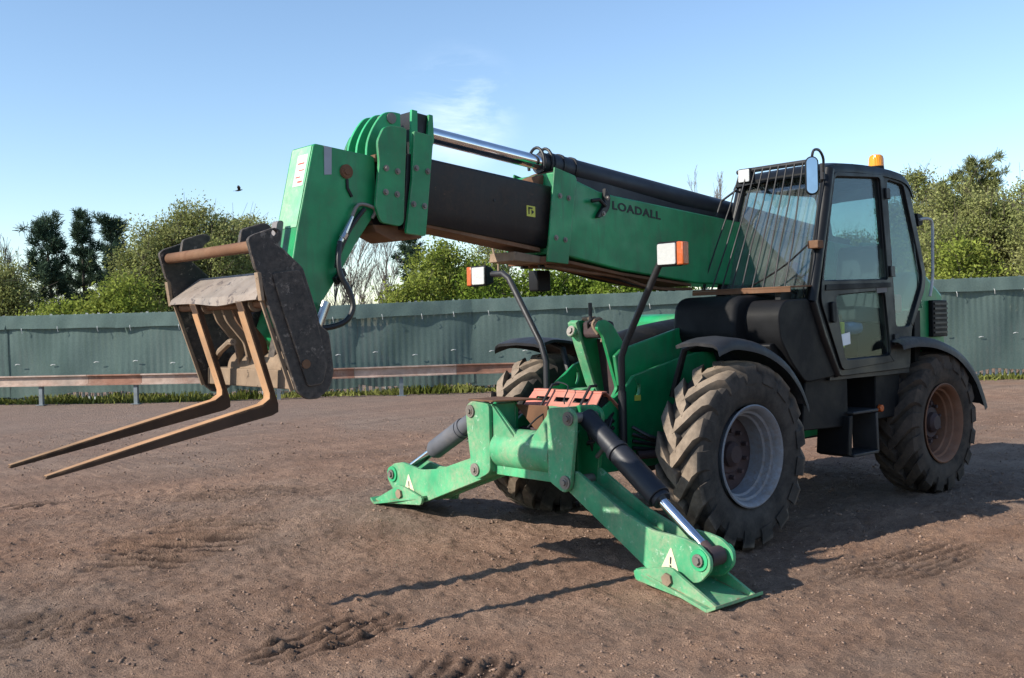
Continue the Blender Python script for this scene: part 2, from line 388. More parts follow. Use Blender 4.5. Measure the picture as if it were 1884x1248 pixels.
# ------------------------------------------------------------------ mesh helpers
class MB:
    def __init__(self):
        self.v = []; self.f = []
    def add(self, vs, fs):
        o = len(self.v)
        self.v += [tuple(p) for p in vs]
        self.f += [tuple(i + o for i in f) for f in fs]
        return self
    def box(self, x0, x1, y0, y1, z0, z1):
        return self.add([(x0, y0, z0), (x1, y0, z0), (x1, y1, z0), (x0, y1, z0), (x0, y0, z1), (x1, y0, z1), (x1, y1, z1), (x0, y1, z1)],
                        [(3, 2, 1, 0), (4, 5, 6, 7), (0, 1, 5, 4), (1, 2, 6, 5), (2, 3, 7, 6), (3, 0, 4, 7)])
    def hexa(self, b, t):
        """b, t: four points each, bottom and top loops"""
        return self.add(list(b) + list(t), [(3, 2, 1, 0), (4, 5, 6, 7), (0, 1, 5, 4), (1, 2, 6, 5), (2, 3, 7, 6), (3, 0, 4, 7)])
    def prism(self, poly, axis, lo, hi):
        k = len(poly)
        def p(q, a):
            if axis == 'x': return (a, q[0], q[1])
            if axis == 'y': return (q[0], a, q[1])
            return (q[0], q[1], a)
        return self.add([p(q, lo) for q in poly] + [p(q, hi) for q in poly],
                        [tuple(range(k))[::-1], tuple(range(k, 2 * k))] + [(i, (i + 1) % k, k + (i + 1) % k, k + i) for i in range(k)])
    def cyl(self, p0, p1, r0, r1=None, n=16, caps=True):
        r1 = r0 if r1 is None else r1
        p0 = Vector(p0); p1 = Vector(p1)
        d = (p1 - p0).normalized()
        a = d.orthogonal().normalized(); c = d.cross(a)
        vs = []
        for p, r in ((p0, r0), (p1, r1)):
            for i in range(n):
                t = 2 * math.pi * i / n
                vs.append(p + a * (r * math.cos(t)) + c * (r * math.sin(t)))
        fs = [(i, (i + 1) % n, n + (i + 1) % n, n + i) for i in range(n)]
        if caps: fs += [tuple(range(n))[::-1], tuple(range(n, 2 * n))]
        return self.add(vs, fs)
    def tube(self, pts, r, n=10, caps=True):
        pts = [Vector(p) for p in pts]
        rs = r if isinstance(r, (list, tuple)) else [r] * len(pts)
        a = None; vs = []
        for i, p in enumerate(pts):
            d = (pts[min(i + 1, len(pts) - 1)] - pts[max(i - 1, 0)]).normalized()
            a = d.orthogonal().normalized() if a is None else (a - d * a.dot(d)).normalized()
            c = d.cross(a)
            for k in range(n):
                t = 2 * math.pi * k / n
                vs.append(p + a * (rs[i] * math.cos(t)) + c * (rs[i] * math.sin(t)))
        fs = []
        for i in range(len(pts) - 1):
            for k in range(n):
                fs.append((i * n + k, i * n + (k + 1) % n, (i + 1) * n + (k + 1) % n, (i + 1) * n + k))
        if caps:
            fs += [tuple(range(n))[::-1], tuple(range((len(pts) - 1) * n, len(pts) * n))]
        return self.add(vs, fs)
    def lathe_y(self, prof, n=48, closed=True, c=(0, 0, 0)):
        vs = []
        k = len(prof)
        for i in range(n):
            t = 2 * math.pi * i / n
            for r, y in prof:
                vs.append((c[0] + r * math.cos(t), c[1] + y, c[2] + r * math.sin(t)))
        fs = []
        for i in range(n):
            j = (i + 1) % n
            for q in range(k if closed else k - 1):
                fs.append((i * k + q, i * k + (q + 1) % k, j * k + (q + 1) % k, j * k + q))
        return self.add(vs, fs)
    def map(self, fn):
        self.v = [tuple(fn(Vector(p))) for p in self.v]
        return self
    def mesh(self, name, angle=32, fix=True):
        me = bpy.data.meshes.new(name)
        me.from_pydata(self.v, [], self.f)
        if fix:
            bm = bmesh.new(); bm.from_mesh(me)
            bmesh.ops.recalc_face_normals(bm, faces=bm.faces)
            bm.to_mesh(me); bm.free()
        me.polygons.foreach_set('use_smooth', [True] * len(me.polygons))
        me.set_sharp_from_angle(angle=math.radians(angle))
        me.update()
        return me
    def build(self, name, mat, parent=None, bevel=0.0, seg=2, angle=32, loc=None):
        me = self.mesh(name, angle)
        return link(name, me, mat, parent, bevel, seg, loc)

def link(name, me, mat, parent=None, bevel=0.0, seg=2, loc=None):
    if not me.materials:
        me.materials.append(MAT[mat])
    o = bpy.data.objects.new(name, me)
    COL.objects.link(o)
    if parent is not None: o.parent = parent
    if loc is not None: o.location = loc
    if bevel:
        md = o.modifiers.new('bevel', 'BEVEL')
        md.width = bevel; md.segments = seg; md.limit_method = 'ANGLE'; md.angle_limit = math.radians(35)
    return o

def tag(o, label=None, cat=None, group=None, kind=None):
    if label: o['label'] = label
    if cat: o['category'] = cat
    if group: o['group'] = group
    if kind: o['kind'] = kind
    return o

def empty(name, loc=(0, 0, 0)):
    o = bpy.data.objects.new(name, None)
    o.empty_display_size = 0.2
    COL.objects.link(o); o.location = loc
    return o

def holed(poly, holes):
    """polygon with holes, cut open along bridges"""
    poly = list(poly)
    def area(p): return sum(p[i][0] * p[(i + 1) % len(p)][1] - p[(i + 1) % len(p)][0] * p[i][1] for i in range(len(p)))
    for h in holes:
        h = list(h)
        if area(h) * area(poly) > 0: h = h[::-1]
        bi, bj = min(((i, j) for i in range(len(poly)) for j in range(len(h))),
                     key=lambda t: (poly[t[0]][0] - h[t[1]][0]) ** 2 + (poly[t[0]][1] - h[t[1]][1]) ** 2)
        poly = poly[:bi + 1] + h[bj:] + h[:bj + 1] + poly[bi:]
    return poly

def rrect(x0, x1, z0, z1, r=0.03, k=3):
    out = []
    for cx, cz, a0 in ((x1 - r, z1 - r, 0), (x0 + r, z1 - r, 90), (x0 + r, z0 + r, 180), (x1 - r, z0 + r, 270)):
        for i in range(k + 1):
            t = math.radians(a0 + 90 * i / k)
            out.append((cx + r * math.cos(t), cz + r * math.sin(t)))
    return out

def round_poly(poly, r=0.03, k=3):
    out = []
    m = len(poly)
    for i in range(m):
        p = Vector(poly[i]); a = Vector(poly[i - 1]); b = Vector(poly[(i + 1) % m])
        da = (a - p); db = (b - p)
        ra = min(r, da.length * 0.45); rb = min(r, db.length * 0.45)
        s = p + da.normalized() * ra; e = p + db.normalized() * rb
        for j in range(k + 1):
            t = j / k
            q = s * (1 - t) ** 2 + p * (2 * t * (1 - t)) + e * t ** 2
            out.append((q.x, q.y))
    return out

def bolt(parent, p, axis=(0, 1, 0), r=0.017, h=0.014, mat='bolt_steel', name='bolt'):
    a = Vector(axis).normalized(); p = Vector(p)
    mb = MB().cyl(p - a * 0.004, p + a * 0.004, r * 1.5, n=12).cyl(p, p + a * h, r, r * 0.9, n=6)
    return mb.build(name, mat, parent)

# ------------------------------------------------------------------ ground
RNG = np.random.default_rng(7)
_tab = RNG.random((512, 512)).astype(np.float64)
def vnoise(x, y):
    xi = np.floor(x).astype(np.int64); yi = np.floor(y).astype(np.int64)
    fx = x - xi; fy = y - yi
    fx = fx * fx * (3 - 2 * fx); fy = fy * fy * (3 - 2 * fy)
    g = lambda a, b: _tab[a & 511, b & 511]
    return (g(xi, yi) * (1 - fx) + g(xi + 1, yi) * fx) * (1 - fy) + (g(xi, yi + 1) * (1 - fx) + g(xi + 1, yi + 1) * fx) * fy

# churned tread marks: centre, ridge direction, half length, half width, height, ridge spacing, strength of darkening
TREAD = [((2.80, -2.00), (-0.68, 0.73), 0.55, 0.95, 0.055, 0.15, 0.95),
         ((3.13, 0.66), (-0.99, -0.13), 0.46, 0.20, 0.032, 0.085, 0.95),
         ((2.98, 1.62), (-0.85, -0.52), 0.34, 0.28, 0.036, 0.10, 0.95),
         ((-0.35, 2.00), (-0.98, 0.18), 0.75, 0.30, 0.024, 0.10, 0.7),
         ((1.9, -1.05), (-0.9, 0.42), 0.6, 0.35, 0.010, 0.10, 0.15),
         ((-0.6, -5.6), (-0.75, 0.66), 1.0, 0.5, 0.014, 0.16, 0.3),
         ((0.55, 2.55), (-0.9, -0.1), 0.8, 0.5, 0.009, 0.11, 0.1),
         ((1.35, -3.6), (-0.75, 0.66), 0.8, 0.4, 0.030, 0.14, 0.6),
         ((4.1, -0.4), (-0.9, 0.25), 0.5, 0.3, 0.026, 0.10, 0.55),
         ((3.0, -4.67), (-0.99, 0.05), 0.95, 0.13, 0.012, 0.2, 0.95)]  # long narrow dark streak
def terrain(x, y, detail=True):
    z = 0.10 * np.exp(-(((x - 1.0) / 1.0) ** 2 + ((y + 1.9) / 0.95) ** 2) / 1.1)
    sy = np.clip((y - 0.05) / 0.7, 0, 1); sx = np.clip((x + 1.7) / 1.4, 0, 1)
    z -= 0.055 * sy * sy * (3 - 2 * sy) * sx * sx * (3 - 2 * sx)
    z += 0.05 * (vnoise(x * 0.35 + 11, y * 0.35 + 5) - 0.5) * np.clip((np.hypot(x + 0.5, y) - 3.2) / 2.5, 0, 1)
    d = np.zeros_like(z)
    if detail:
        near = np.clip(1.4 - np.hypot(x - 1.5, y + 1.0) / 14, 0.15, 1)
        z += near * (0.014 * (vnoise(x * 2.1, y * 2.1) - 0.5) + 0.016 * (vnoise(x * 6.3 + 40, y * 6.3) - 0.5)
                     + 0.026 * np.maximum(0, vnoise(x * 13 + 9, y * 13 + 70) - 0.48) + 0.036 * np.maximum(0, vnoise(x * 27, y * 27 + 31) - 0.52))
        for (cx, cy), (ux, uy), hl, hw, amp, sp, dm in TREAD:
            k = math.hypot(ux, uy); ux /= k; uy /= k
            a = (x - cx) * ux + (y - cy) * uy; c = -(x - cx) * uy + (y - cy) * ux
            wob = (vnoise(x * 3 + cx * 7, y * 3) - 0.5)
            env = np.clip(1.35 - ((a / hl) ** 2 + (c / hw) ** 2) + 1.2 * wob, 0, 1)
            ph = (c + 0.05 * wob) / sp
            rid = (np.abs((ph % 1) * 2 - 1)) ** 2.4
            br = np.clip(0.35 + vnoise(a * 3.2 + 17, c / sp * 0.9 + cy * 3) * 1.1, 0.35, 1.2) + 0.5 * (vnoise(x * 24, y * 24) - 0.5)
            z += env * amp * (rid * br - 0.45)
            fr_ = (ph + 0.25 * (vnoise(a * 4 + 3, c * 6) - 0.5)) % 1
            gro = np.clip((fr_ - 0.30) / 0.14, 0, 1) * np.clip((0.86 - fr_) / 0.14, 0, 1)  # dark band on one slope of each groove, painted as its shade
            d = np.maximum(d, env * dm * np.clip(gro * (0.45 + 1.1 * vnoise(a * 5 + 2, c * 9 + 8)) + 0.16, 0, 1))
    return z, d
def tz(x, y):
    z, _ = terrain(np.array([float(x)]), np.array([float(y)]), False)
    return float(z[0])

def axis_coords(lo, hi, step, far, g=1.07):
    c = list(np.arange(lo, hi, step))
    s = step; a = c[-1]
    up = []
    while a < far: s *= g; a += s; up.append(a)
    s = step; a = lo; dn = []
    while a > -far: s *= g; a -= s; dn.append(a)
    return np.array(dn[::-1] + c + up)
gx = axis_coords(-3.6, 5.2, 0.0215, 900)
gy = axis_coords(-4.2, 3.6, 0.0215, 900)
X, Y = np.meshgrid(gx, gy, indexing='ij')
Z, DAMP_SHADE = terrain(X, Y)
far_fade = np.clip(1 - (np.hypot(X, Y) - 60) / 60, 0, 1)
Z *= far_fade
me = bpy.data.meshes.new('ground')
nx, ny = X.shape
me.vertices.add(nx * ny)
me.vertices.foreach_set('co', np.stack([X, Y, Z], -1).astype(np.float32).ravel())
ii, jj = np.meshgrid(np.arange(nx - 1), np.arange(ny - 1), indexing='ij')
q = np.stack([ii * ny + jj, (ii + 1) * ny + jj, (ii + 1) * ny + jj + 1, ii * ny + jj + 1], -1).reshape(-1, 4)
me.loops.add(q.size)
me.loops.foreach_set('vertex_index', q.ravel().astype(np.int32))
me.polygons.add(len(q))
me.polygons.foreach_set('loop_start', np.arange(0, q.size, 4, dtype=np.int32))
me.polygons.foreach_set('use_smooth', np.ones(len(q), dtype=bool))
at = me.attributes.new('damp_shade', 'FLOAT', 'POINT')
at.data.foreach_set('value', DAMP_SHADE.astype(np.float32).ravel())
me.update(calc_edges=True)
go = link('ground', me, 'earth')
tag(go, 'bare reddish brown earth yard with churned tyre marks', kind='structure')

def quads_mesh(name, P, mat):
    """P: (k, 4, 3) loose quads"""
    me = bpy.data.meshes.new(name)
    k = len(P)
    me.vertices.add(k * 4)
    me.vertices.foreach_set('co', P.astype(np.float32).ravel())
    me.loops.add(k * 4)
    me.loops.foreach_set('vertex_index', np.arange(k * 4, dtype=np.int32))
    me.polygons.add(k)
    me.polygons.foreach_set('loop_start', np.arange(0, k * 4, 4, dtype=np.int32))
    me.update(calc_edges=True)
    me.materials.append(MAT[mat])
    return me

# loose gravel and clods
def gravel():
    k = 60000
    r = RNG
    d = 2.2 + 15 * r.random(k) ** 1.35
    a = math.atan2(CF.y, CF.x) + (r.random(k) - 0.5) * 1.25
    x = CP.x + d * np.cos(a); y = CP.y + d * np.sin(a)
    z, _ = terrain(x, y)
    s = (0.0026 + 0.0080 * r.random(k) ** 7.0) * (1 + d * 0.055)
    s *= np.where(vnoise(x * 1.3 + 5, y * 1.3) > 0.5, 1.15, 0.8)
    octv = np.array([(1, 0, 0), (-1, 0, 0), (0, 1, 0), (0, -1, 0), (0, 0, 1), (0, 0, -1)], float)
    fac = [(0, 2, 4), (2, 1, 4), (1, 3, 4), (3, 0, 4), (2, 0, 5), (1, 2, 5), (3, 1, 5), (0, 3, 5)]
    V = octv[None] * (0.6 + 0.8 * r.random((k, 6, 1))) + 0.25 * (r.random((k, 6, 3)) - 0.5)
    V *= np.stack([s, s * (0.6 + 0.6 * r.random(k)), s * (0.45 + 0.4 * r.random(k))], -1)[:, None]
    t = r.random(k) * 6.28
    c, sn = np.cos(t)[:, None], np.sin(t)[:, None]
    Vx = V[..., 0] * c - V[..., 1] * sn; Vy = V[..., 0] * sn + V[..., 1] * c
    V = np.stack([Vx + x[:, None], Vy + y[:, None], V[..., 2] + z[:, None] + 0.15 * s[:, None]], -1)
    F = (np.array(fac)[None] + (np.arange(k) * 6)[:, None, None]).reshape(-1, 3)
    me = bpy.data.meshes.new('gravel')
    me.vertices.add(k * 6); me.vertices.foreach_set('co', V.astype(np.float32).ravel())
    me.loops.add(F.size); me.loops.foreach_set('vertex_index', F.astype(np.int32).ravel())
    me.polygons.add(len(F)); me.polygons.foreach_set('loop_start', np.arange(0, F.size, 3, dtype=np.int32))
    me.update(calc_edges=True)
    o = link('gravel', me, 'gravel_stone')
    tag(o, 'small loose stones and clods strewn over the earth', 'gravel', kind='stuff')
gravel()

# ------------------------------------------------------------------ fence
FP = [(3.6, -24.6, 1.92), (-4.1, -15.8, 1.94), (-9.0, -13.0, 2.08), (-23.5, -0.6, 2.46)]
def along(pts, off=0.0):
    """arc length sampler of a polyline; off moves it towards the yard"""
    segs = []; tot = 0
    for a, b in zip(pts[:-1], pts[1:]):
        L = math.hypot(b[0] - a[0], b[1] - a[1]); segs.append((tot, L, a, b)); tot += L
    def at_s(s):
        for s0, L, a, b in segs:
            if s <= s0 + L or (s0, L, a, b) == segs[-1]:
                t = (s - s0) / L
                dx, dy = (b[0] - a[0]) / L, (b[1] - a[1]) / L
                nx_, ny_ = -dy, dx
                if nx_ * (CP.x - a[0]) + ny_ * (CP.y - a[1]) < 0: nx_, ny_ = -nx_, -ny_
                return (a[0] + (b[0] - a[0]) * t, a[1] + (b[1] - a[1]) * t, a[2] + (b[2] - a[2]) * t, dx, dy, nx_, ny_)
    def smooth_s(s):
        p = at_s(s); q = at_s(max(0.0, s - 0.7)); r = at_s(min(tot, s + 0.7))
        nx_, ny_ = q[5] + r[5], q[6] + r[6]; k = math.hypot(nx_, ny_); nx_ /= k; ny_ /= k
        dx, dy = q[3] + r[3], q[4] + r[4]; k = math.hypot(dx, dy)
        return (p[0] + nx_ * off, p[1] + ny_ * off, p[2], dx / k, dy / k, nx_, ny_)
    return smooth_s, tot
fence_at, FL = along(FP)
fence = empty('fence', (FP[1][0], FP[1][1], 0))
tag(fence, 'steel palisade fence covered with dark green shade netting along the yard', 'fence')
def fchild(o):
    o.parent = fence
    o.matrix_parent_inverse = Matrix.Translation(fence.location).inverted()
    return o
# pale: folded steel strip with a split pointed top, unit height
pm = MB()
w = 0.033
prof = [(-w, 0.0), (-w * 0.35, 0.016), (w * 0.35, 0.016), (w, 0.0), (w * 0.35, 0.012), (-w * 0.35, 0.012)]
pm.prism(prof, 'z', 0.0, 0.975)
for cxp in (-w * 0.65, 0, w * 0.65):
    pm.add([(cxp - 0.010, 0.004, 0.975), (cxp + 0.010, 0.004, 0.975), (cxp + 0.010, 0.014, 0.975), (cxp - 0.010, 0.014, 0.975), (cxp, 0.009, 1.0)],
           [(0, 1, 4), (1, 2, 4), (2, 3, 4), (3, 0, 4), (3, 2, 1, 0)])
pale_me = pm.mesh('pale')
s = 2.0
npale = 0
while s < FL - 1.5 and npale < 295:
    x, y, h, dx, dy, nx_, ny_ = fence_at(s)
    o = fchild(link('pale', pale_me, 'galvanised'))
    ang = math.atan2(dy, dx)
    if (-math.sin(ang)) * nx_ + math.cos(ang) * ny_ < 0: ang += math.pi
    o.location = (x - nx_ * 0.06, y - ny_ * 0.06, -0.02)
    o.rotation_euler = (random.Random(npale).uniform(-0.008, 0.008), 0, ang)
    o.scale = (1, 1, h + 0.045 + random.Random(npale + 5).uniform(-0.02, 0.02))
    s += 0.142; npale += 1
# posts, rails and netting bays
S0 = 1.6; BAY = 2.62
nb = int((FL - S0 - 0.6) / BAY)
rnd = random.Random(3)
for bI in range(nb + 1):
    s = S0 + bI * BAY
    x, y, h, dx, dy, nx_, ny_ = fence_at(s)
    pm = MB().box(-0.035, 0.035, -0.05, 0.05, 0, h - 0.06)
    o = fchild(pm.build('post', 'galvanised'))
    ang = math.atan2(dy, dx)
    o.location = (x - nx_ * 0.14, y - ny_ * 0.14, 0); o.rotation_euler = (0, 0, ang)
    if bI == nb: break
    x2, y2, h2, *_ = fence_at(s + BAY)
    for zz in (0.32, 0.86):
        m1 = MB()
        a = (x - nx_ * 0.09, y - ny_ * 0.09); c = (x2 - nx_ * 0.09, y2 - ny_ * 0.09)
        m1.hexa([(a[0], a[1], zz * h), (c[0], c[1], zz * h2), (c[0] - nx_ * 0.04, c[1] - ny_ * 0.04, zz * h2), (a[0] - nx_ * 0.04, a[1] - ny_ * 0.04, zz * h)],
                [(a[0], a[1], zz * h + 0.05), (c[0], c[1], zz * h2 + 0.05), (c[0] - nx_ * 0.04, c[1] - ny_ * 0.04, zz * h2 + 0.05), (a[0] - nx_ * 0.04, a[1] - ny_ * 0.04, zz * h + 0.05)])
        fchild(m1.build('rail', 'galvanised'))
    # netting: pressed by the pales into soft vertical folds, sagging along the top edge
    NU, NVv = 74, 12
    vs = []; fs = []
    seed = rnd.uniform(0, 100)
    for i in range(NU + 1):
        u = i / NU
        ss = s - 0.02 + u * (BAY + 0.04)
        px, py, ph, _, _, ax_, ay_ = fence_at(ss)
        sag = 0.05 * math.sin(math.pi * u) * (0.4 + 0.6 * rnd.random()) * 0.5 + 0.012 * math.sin(u * 23 + seed)
        bot = 0.17 + 0.05 * math.sin(u * 5 + seed) + 0.02 * math.sin(u * 17 + seed)
        for j in range(NVv + 1):
            v = j / NVv
            zz = bot + (ph - sag - bot) * v
            fold = 0.006 * math.cos(2 * math.pi * (ss - 2.0) / 0.142) * (0.6 + 0.4 * math.sin(v * 3 + seed))
            big = 0.026 * math.sin(u * 6.2 + v * 2.6 + seed) * math.sin(math.pi * v) + 0.02 * math.sin(u * 11 - v * 5 + seed)
            o_ = fold + big + 0.075
            vs.append((px + ax_ * o_, py + ay_ * o_, zz))
    for i in range(NU):
        for j in range(NVv):
            fs.append((i * (NVv + 1) + j, (i + 1) * (NVv + 1) + j, (i + 1) * (NVv + 1) + j + 1, i * (NVv + 1) + j + 1))
    net = fchild(MB().add(vs, fs).build('netting', 'netting', angle=80))
    # folded-over hem along the top
    vs = []; fs = []
    for i in range(NU + 1):
        u = i / NU; ss = s + u * BAY
        px, py, ph, _, _, ax_, ay_ = fence_at(ss)
        drop = 0.30 + 0.007 * math.sin(u * 9 + seed) + 0.009 * math.sin(u * 3.1 + seed)
        for j, (o_, zz) in enumerate(((0.10, ph + 0.005), (0.135 + 0.012 * math.sin(u * 30), ph - drop * 0.5), (0.165 + 0.02 * math.sin(u * 14 + seed), ph - drop))):
            vs.append((px + ax_ * o_, py + ay_ * o_, zz))
    for i in range(NU):
        for j in range(2):
            fs.append((i * 3 + j, (i + 1) * 3 + j, (i + 1) * 3 + j + 1, i * 3 + j + 1))
    fchild(MB().add(vs, fs).build('netting_hem', 'netting', angle=80))
    for u, zf, kind in ((0.18, 0.0, 0), (0.50, 0.0, 0), (0.83, 0.0, 0), (0.14, 0.45, 1), (0.47, 0.43, 1), (0.79, 0.46, 1)):
        ss = s + (u + rnd.uniform(-0.06, 0.06)) * BAY
        px, py, ph, ddx, ddy, ax_, ay_ = fence_at(ss)
        tm = MB()
        if kind == 0:
            zz = ph - 0.29 + rnd.uniform(-0.03, 0.03); o_ = 0.19
            tm.tube([(px + ax_ * o_, py + ay_ * o_, zz + 0.03), (px + ax_ * (o_ + 0.02) + ddx * 0.01, py + ay_ * (o_ + 0.02) + ddy * 0.01, zz - 0.02), (px + ax_ * o_ + ddx * 0.02, py + ay_ * o_ + ddy * 0.02, zz - 0.09)], 0.006, 5)
        else:
            zz = ph * zf + rnd.uniform(-0.04, 0.04); o_ = 0.15
            tm.tube([(px + ax_ * o_ - ddx * 0.055, py + ay_ * o_ - ddy * 0.055, zz - 0.01), (px + ax_ * (o_ + 0.015), py + ay_ * (o_ + 0.015), zz + 0.008), (px + ax_ * o_ + ddx * 0.055, py + ay_ * o_ + ddy * 0.055, zz)], 0.009, 5)
        fchild(tm.build('cable_tie', 'tie_white'))

# ------------------------------------------------------------------ crash rail in front of the fence
rail_at, RL = along(FP, 0.85)
barrier = empty('barrier_rail', (-4.0, -15.0, 0))
tag(barrier, 'low rusty and white steel barrier rail on short posts before the fence', 'barrier')
def bchild(o):
    o.parent = barrier
    o.matrix_parent_inverse = Matrix.Translation(barrier.location).inverted()
    return o
cuts = [3.0, 6.3, 9.2, 10.4, 13.4, 14.6, 16.9, 19.4, 21.0]
for k, (a, c) in enumerate(zip(cuts[:-1], cuts[1:])):
    st = [a + (c - a) * i / 6 for i in range(7)]
    sec = [(0.0, 0.40), (0.10, 0.40), (0.10, 0.425), (0.03, 0.44), (0.03, 0.585), (0.10, 0.60), (0.10, 0.625), (0.0, 0.625)]
    vs = []; fs = []
    for i, ss in enumerate(st):
        if i == 6: ss -= 0.006
        x, y, h, dx, dy, nx_, ny_ = rail_at(ss)
        zj = 0.03 * (ss - 3) / 15
        vs += [(x + nx_ * o_, y + ny_ * o_, zz + zj) for o_, zz in sec]
    m_ = len(sec)
    for i in range(6):
        fs += [(i * m_ + q, i * m_ + (q + 1) % m_, (i + 1) * m_ + (q + 1) % m_, (i + 1) * m_ + q) for q in range(m_)]
    fs += [tuple(range(m_)), tuple(range(6 * m_, 7 * m_))[::-1]]
    bchild(MB().add(vs, fs).build('beam', 'rail_rust' if k % 2 == 0 else 'rail_white'))
for ss in (3.9, 6.0, 8.1, 10.25, 13.0, 15.6, 18.2, 20.4):
    x, y, h, dx, dy, nx_, ny_ = rail_at(ss)
    pb = MB().box(-0.04, 0.04, -0.04, 0.04, 0, 0.405).box(-0.09, 0.09, -0.09, 0.09, 0, 0.012)
    o = bchild(pb.build('post', 'post_grey'))
    o.location = (x, y, 0); o.rotation_euler = (0, 0, math.atan2(dy, dx))

# verge of grass under the fence
def verge():
    r = np.random.default_rng(12)
    k = 15000
    P = np.zeros((k, 4, 3))
    ss = 2.0 + r.random(k) * (FL - 4)
    of = r.normal(0.05, 0.22, k)
    clump = vnoise(ss * 1.7, of * 2 + 50)
    for i in range(k):
        x, y, h, dx, dy, nx_, ny_ = fence_at(ss[i])
        x += nx_ * of[i]; y += ny_ * of[i]
        hh = (0.03 + 0.15 * r.random()) * (0.25 + 1.2 * clump[i])
        t = r.random() * 6.28; w_ = 0.012 + 0.02 * r.random()
        lx, ly = r.normal(0, 0.06), r.normal(0, 0.06)
        cx, cy = math.cos(t) * w_, math.sin(t) * w_
        P[i] = ((x - cx, y - cy, -0.01), (x + cx, y + cy, -0.01), (x + lx + cx * 0.4, y + ly + cy * 0.4, hh), (x + lx - cx * 0.4, y + ly - cy * 0.4, hh))
    o = link('grass', quads_mesh('grass', P, 'grass'), 'grass')
    tag(o, 'ragged strip of grass and weeds along the fence foot', 'grass', kind='stuff')
verge()

# ------------------------------------------------------------------ trees beyond the fence
def rand_quads(C, size, r, stretch=1.0):
    k = len(C)
    a = r.normal(size=(k, 3)); a /= np.linalg.norm(a, axis=1)[:, None]
    t = r.normal(size=(k, 3)); b_ = np.cross(a, t); b_ /= np.linalg.norm(b_, axis=1)[:, None]
    s = (size * (0.6 + 0.8 * r.random(k)))[:, None]
    a = a * s * stretch; b_ = b_ * s * 0.62
    return np.stack([C - a, C + b_ * 0.9 - a * 0.1, C + a, C - b_ * 0.9 - a * 0.1], 1)

def broadleaf(x, y, H, R, seed, kind):
    r = np.random.default_rng(seed)
    root = empty({'bud': 'broadleaf_tree', 'green': 'young_tree', 'bush': 'hedge_shrub'}[kind], (x, y, 0))
    base = H * (0.30 if kind == 'bud' else 0.12)
    cz = (H + base) / 2; rz = (H - base) / 2
    nc = int({'bud': 95, 'green': 62, 'bush': 52}[kind] * max(0.6, min(2.3, (R / 1.0) ** 1.3 * (rz / 2.0) ** 0.6)))
    d = r.normal(size=(nc, 3)); d /= np.linalg.norm(d, axis=1)[:, None]
    rad = r.random(nc) ** 0.45
    lump = 0.72 + 0.38 * r.random(nc)
    cc = d * (rad * lump)[:, None] * np.array([R, R, rz]) + np.array([0, 0, cz])
    cc[:, 2] = np.maximum(cc[:, 2], base * 0.7 + 0.15)
    # taper the top a little
    tw = MB()
    tr = 0.028 * H ** 0.8
    lean = r.normal(0, 0.04, 2) * H
    top = Vector((lean[0], lean[1], H * 0.82))
    trunk_pts = [Vector((0, 0, -0.05)), Vector((lean[0] * 0.2, lean[1] * 0.2, H * 0.25)), Vector((lean[0] * 0.6, lean[1] * 0.6, H * 0.55)), top]
    tw.tube(trunk_pts, [tr, tr * 0.8, tr * 0.5, tr * 0.15], 7)
    for c in cc:
        c = Vector(c)
        hz = max(H * 0.08, min(c.z * 0.72 - 0.25 * math.hypot(c.x, c.y), H * 0.75))
        st = Vector((lean[0] * hz / H, lean[1] * hz / H, hz))
        mid_ = st.lerp(c, 0.55) + Vector(r.normal(0, 0.12, 3)) + Vector((0, 0, -0.05))
        br = max(0.010, tr * 0.30 * (1 - hz / H))
        tw.tube([st, mid_, c], [br, br * 0.6, 0.006], 4, False)
        for q in range(7 if kind == 'bud' else 3):
            e = c + Vector(r.normal(0, 0.30, 3)) + Vector((0, 0, 0.10))
            tw.tube([mid_.lerp(c, 0.5 + 0.4 * r.random()), e], [0.009, 0.004], 3, False)
    link('trunk', tw.mesh('trunk', fix=False), 'bark', root)
    per = {'bud': 260, 'green': 300, 'bush': 300}[kind]
    sig = {'bud': 0.22, 'green': 0.22, 'bush': 0.24}[kind]
    C = (cc[:, None] + r.normal(0, 1, (nc, per, 3)) * sig * (0.6 + 0.8 * r.random((nc, 1, 1))) * np.array([1, 1, 0.8])).reshape(-1, 3)
    C = C[C[:, 2] > 0.1]
    Q = rand_quads(C, {'bud': 0.040, 'green': 0.048, 'bush': 0.050}[kind], r)
    link('crown', quads_mesh('crown', Q, {'bud': 'leaf_bud', 'green': 'leaf_green', 'bush': 'leaf_bush'}[kind]), 'leaf_bud', root)
    return root

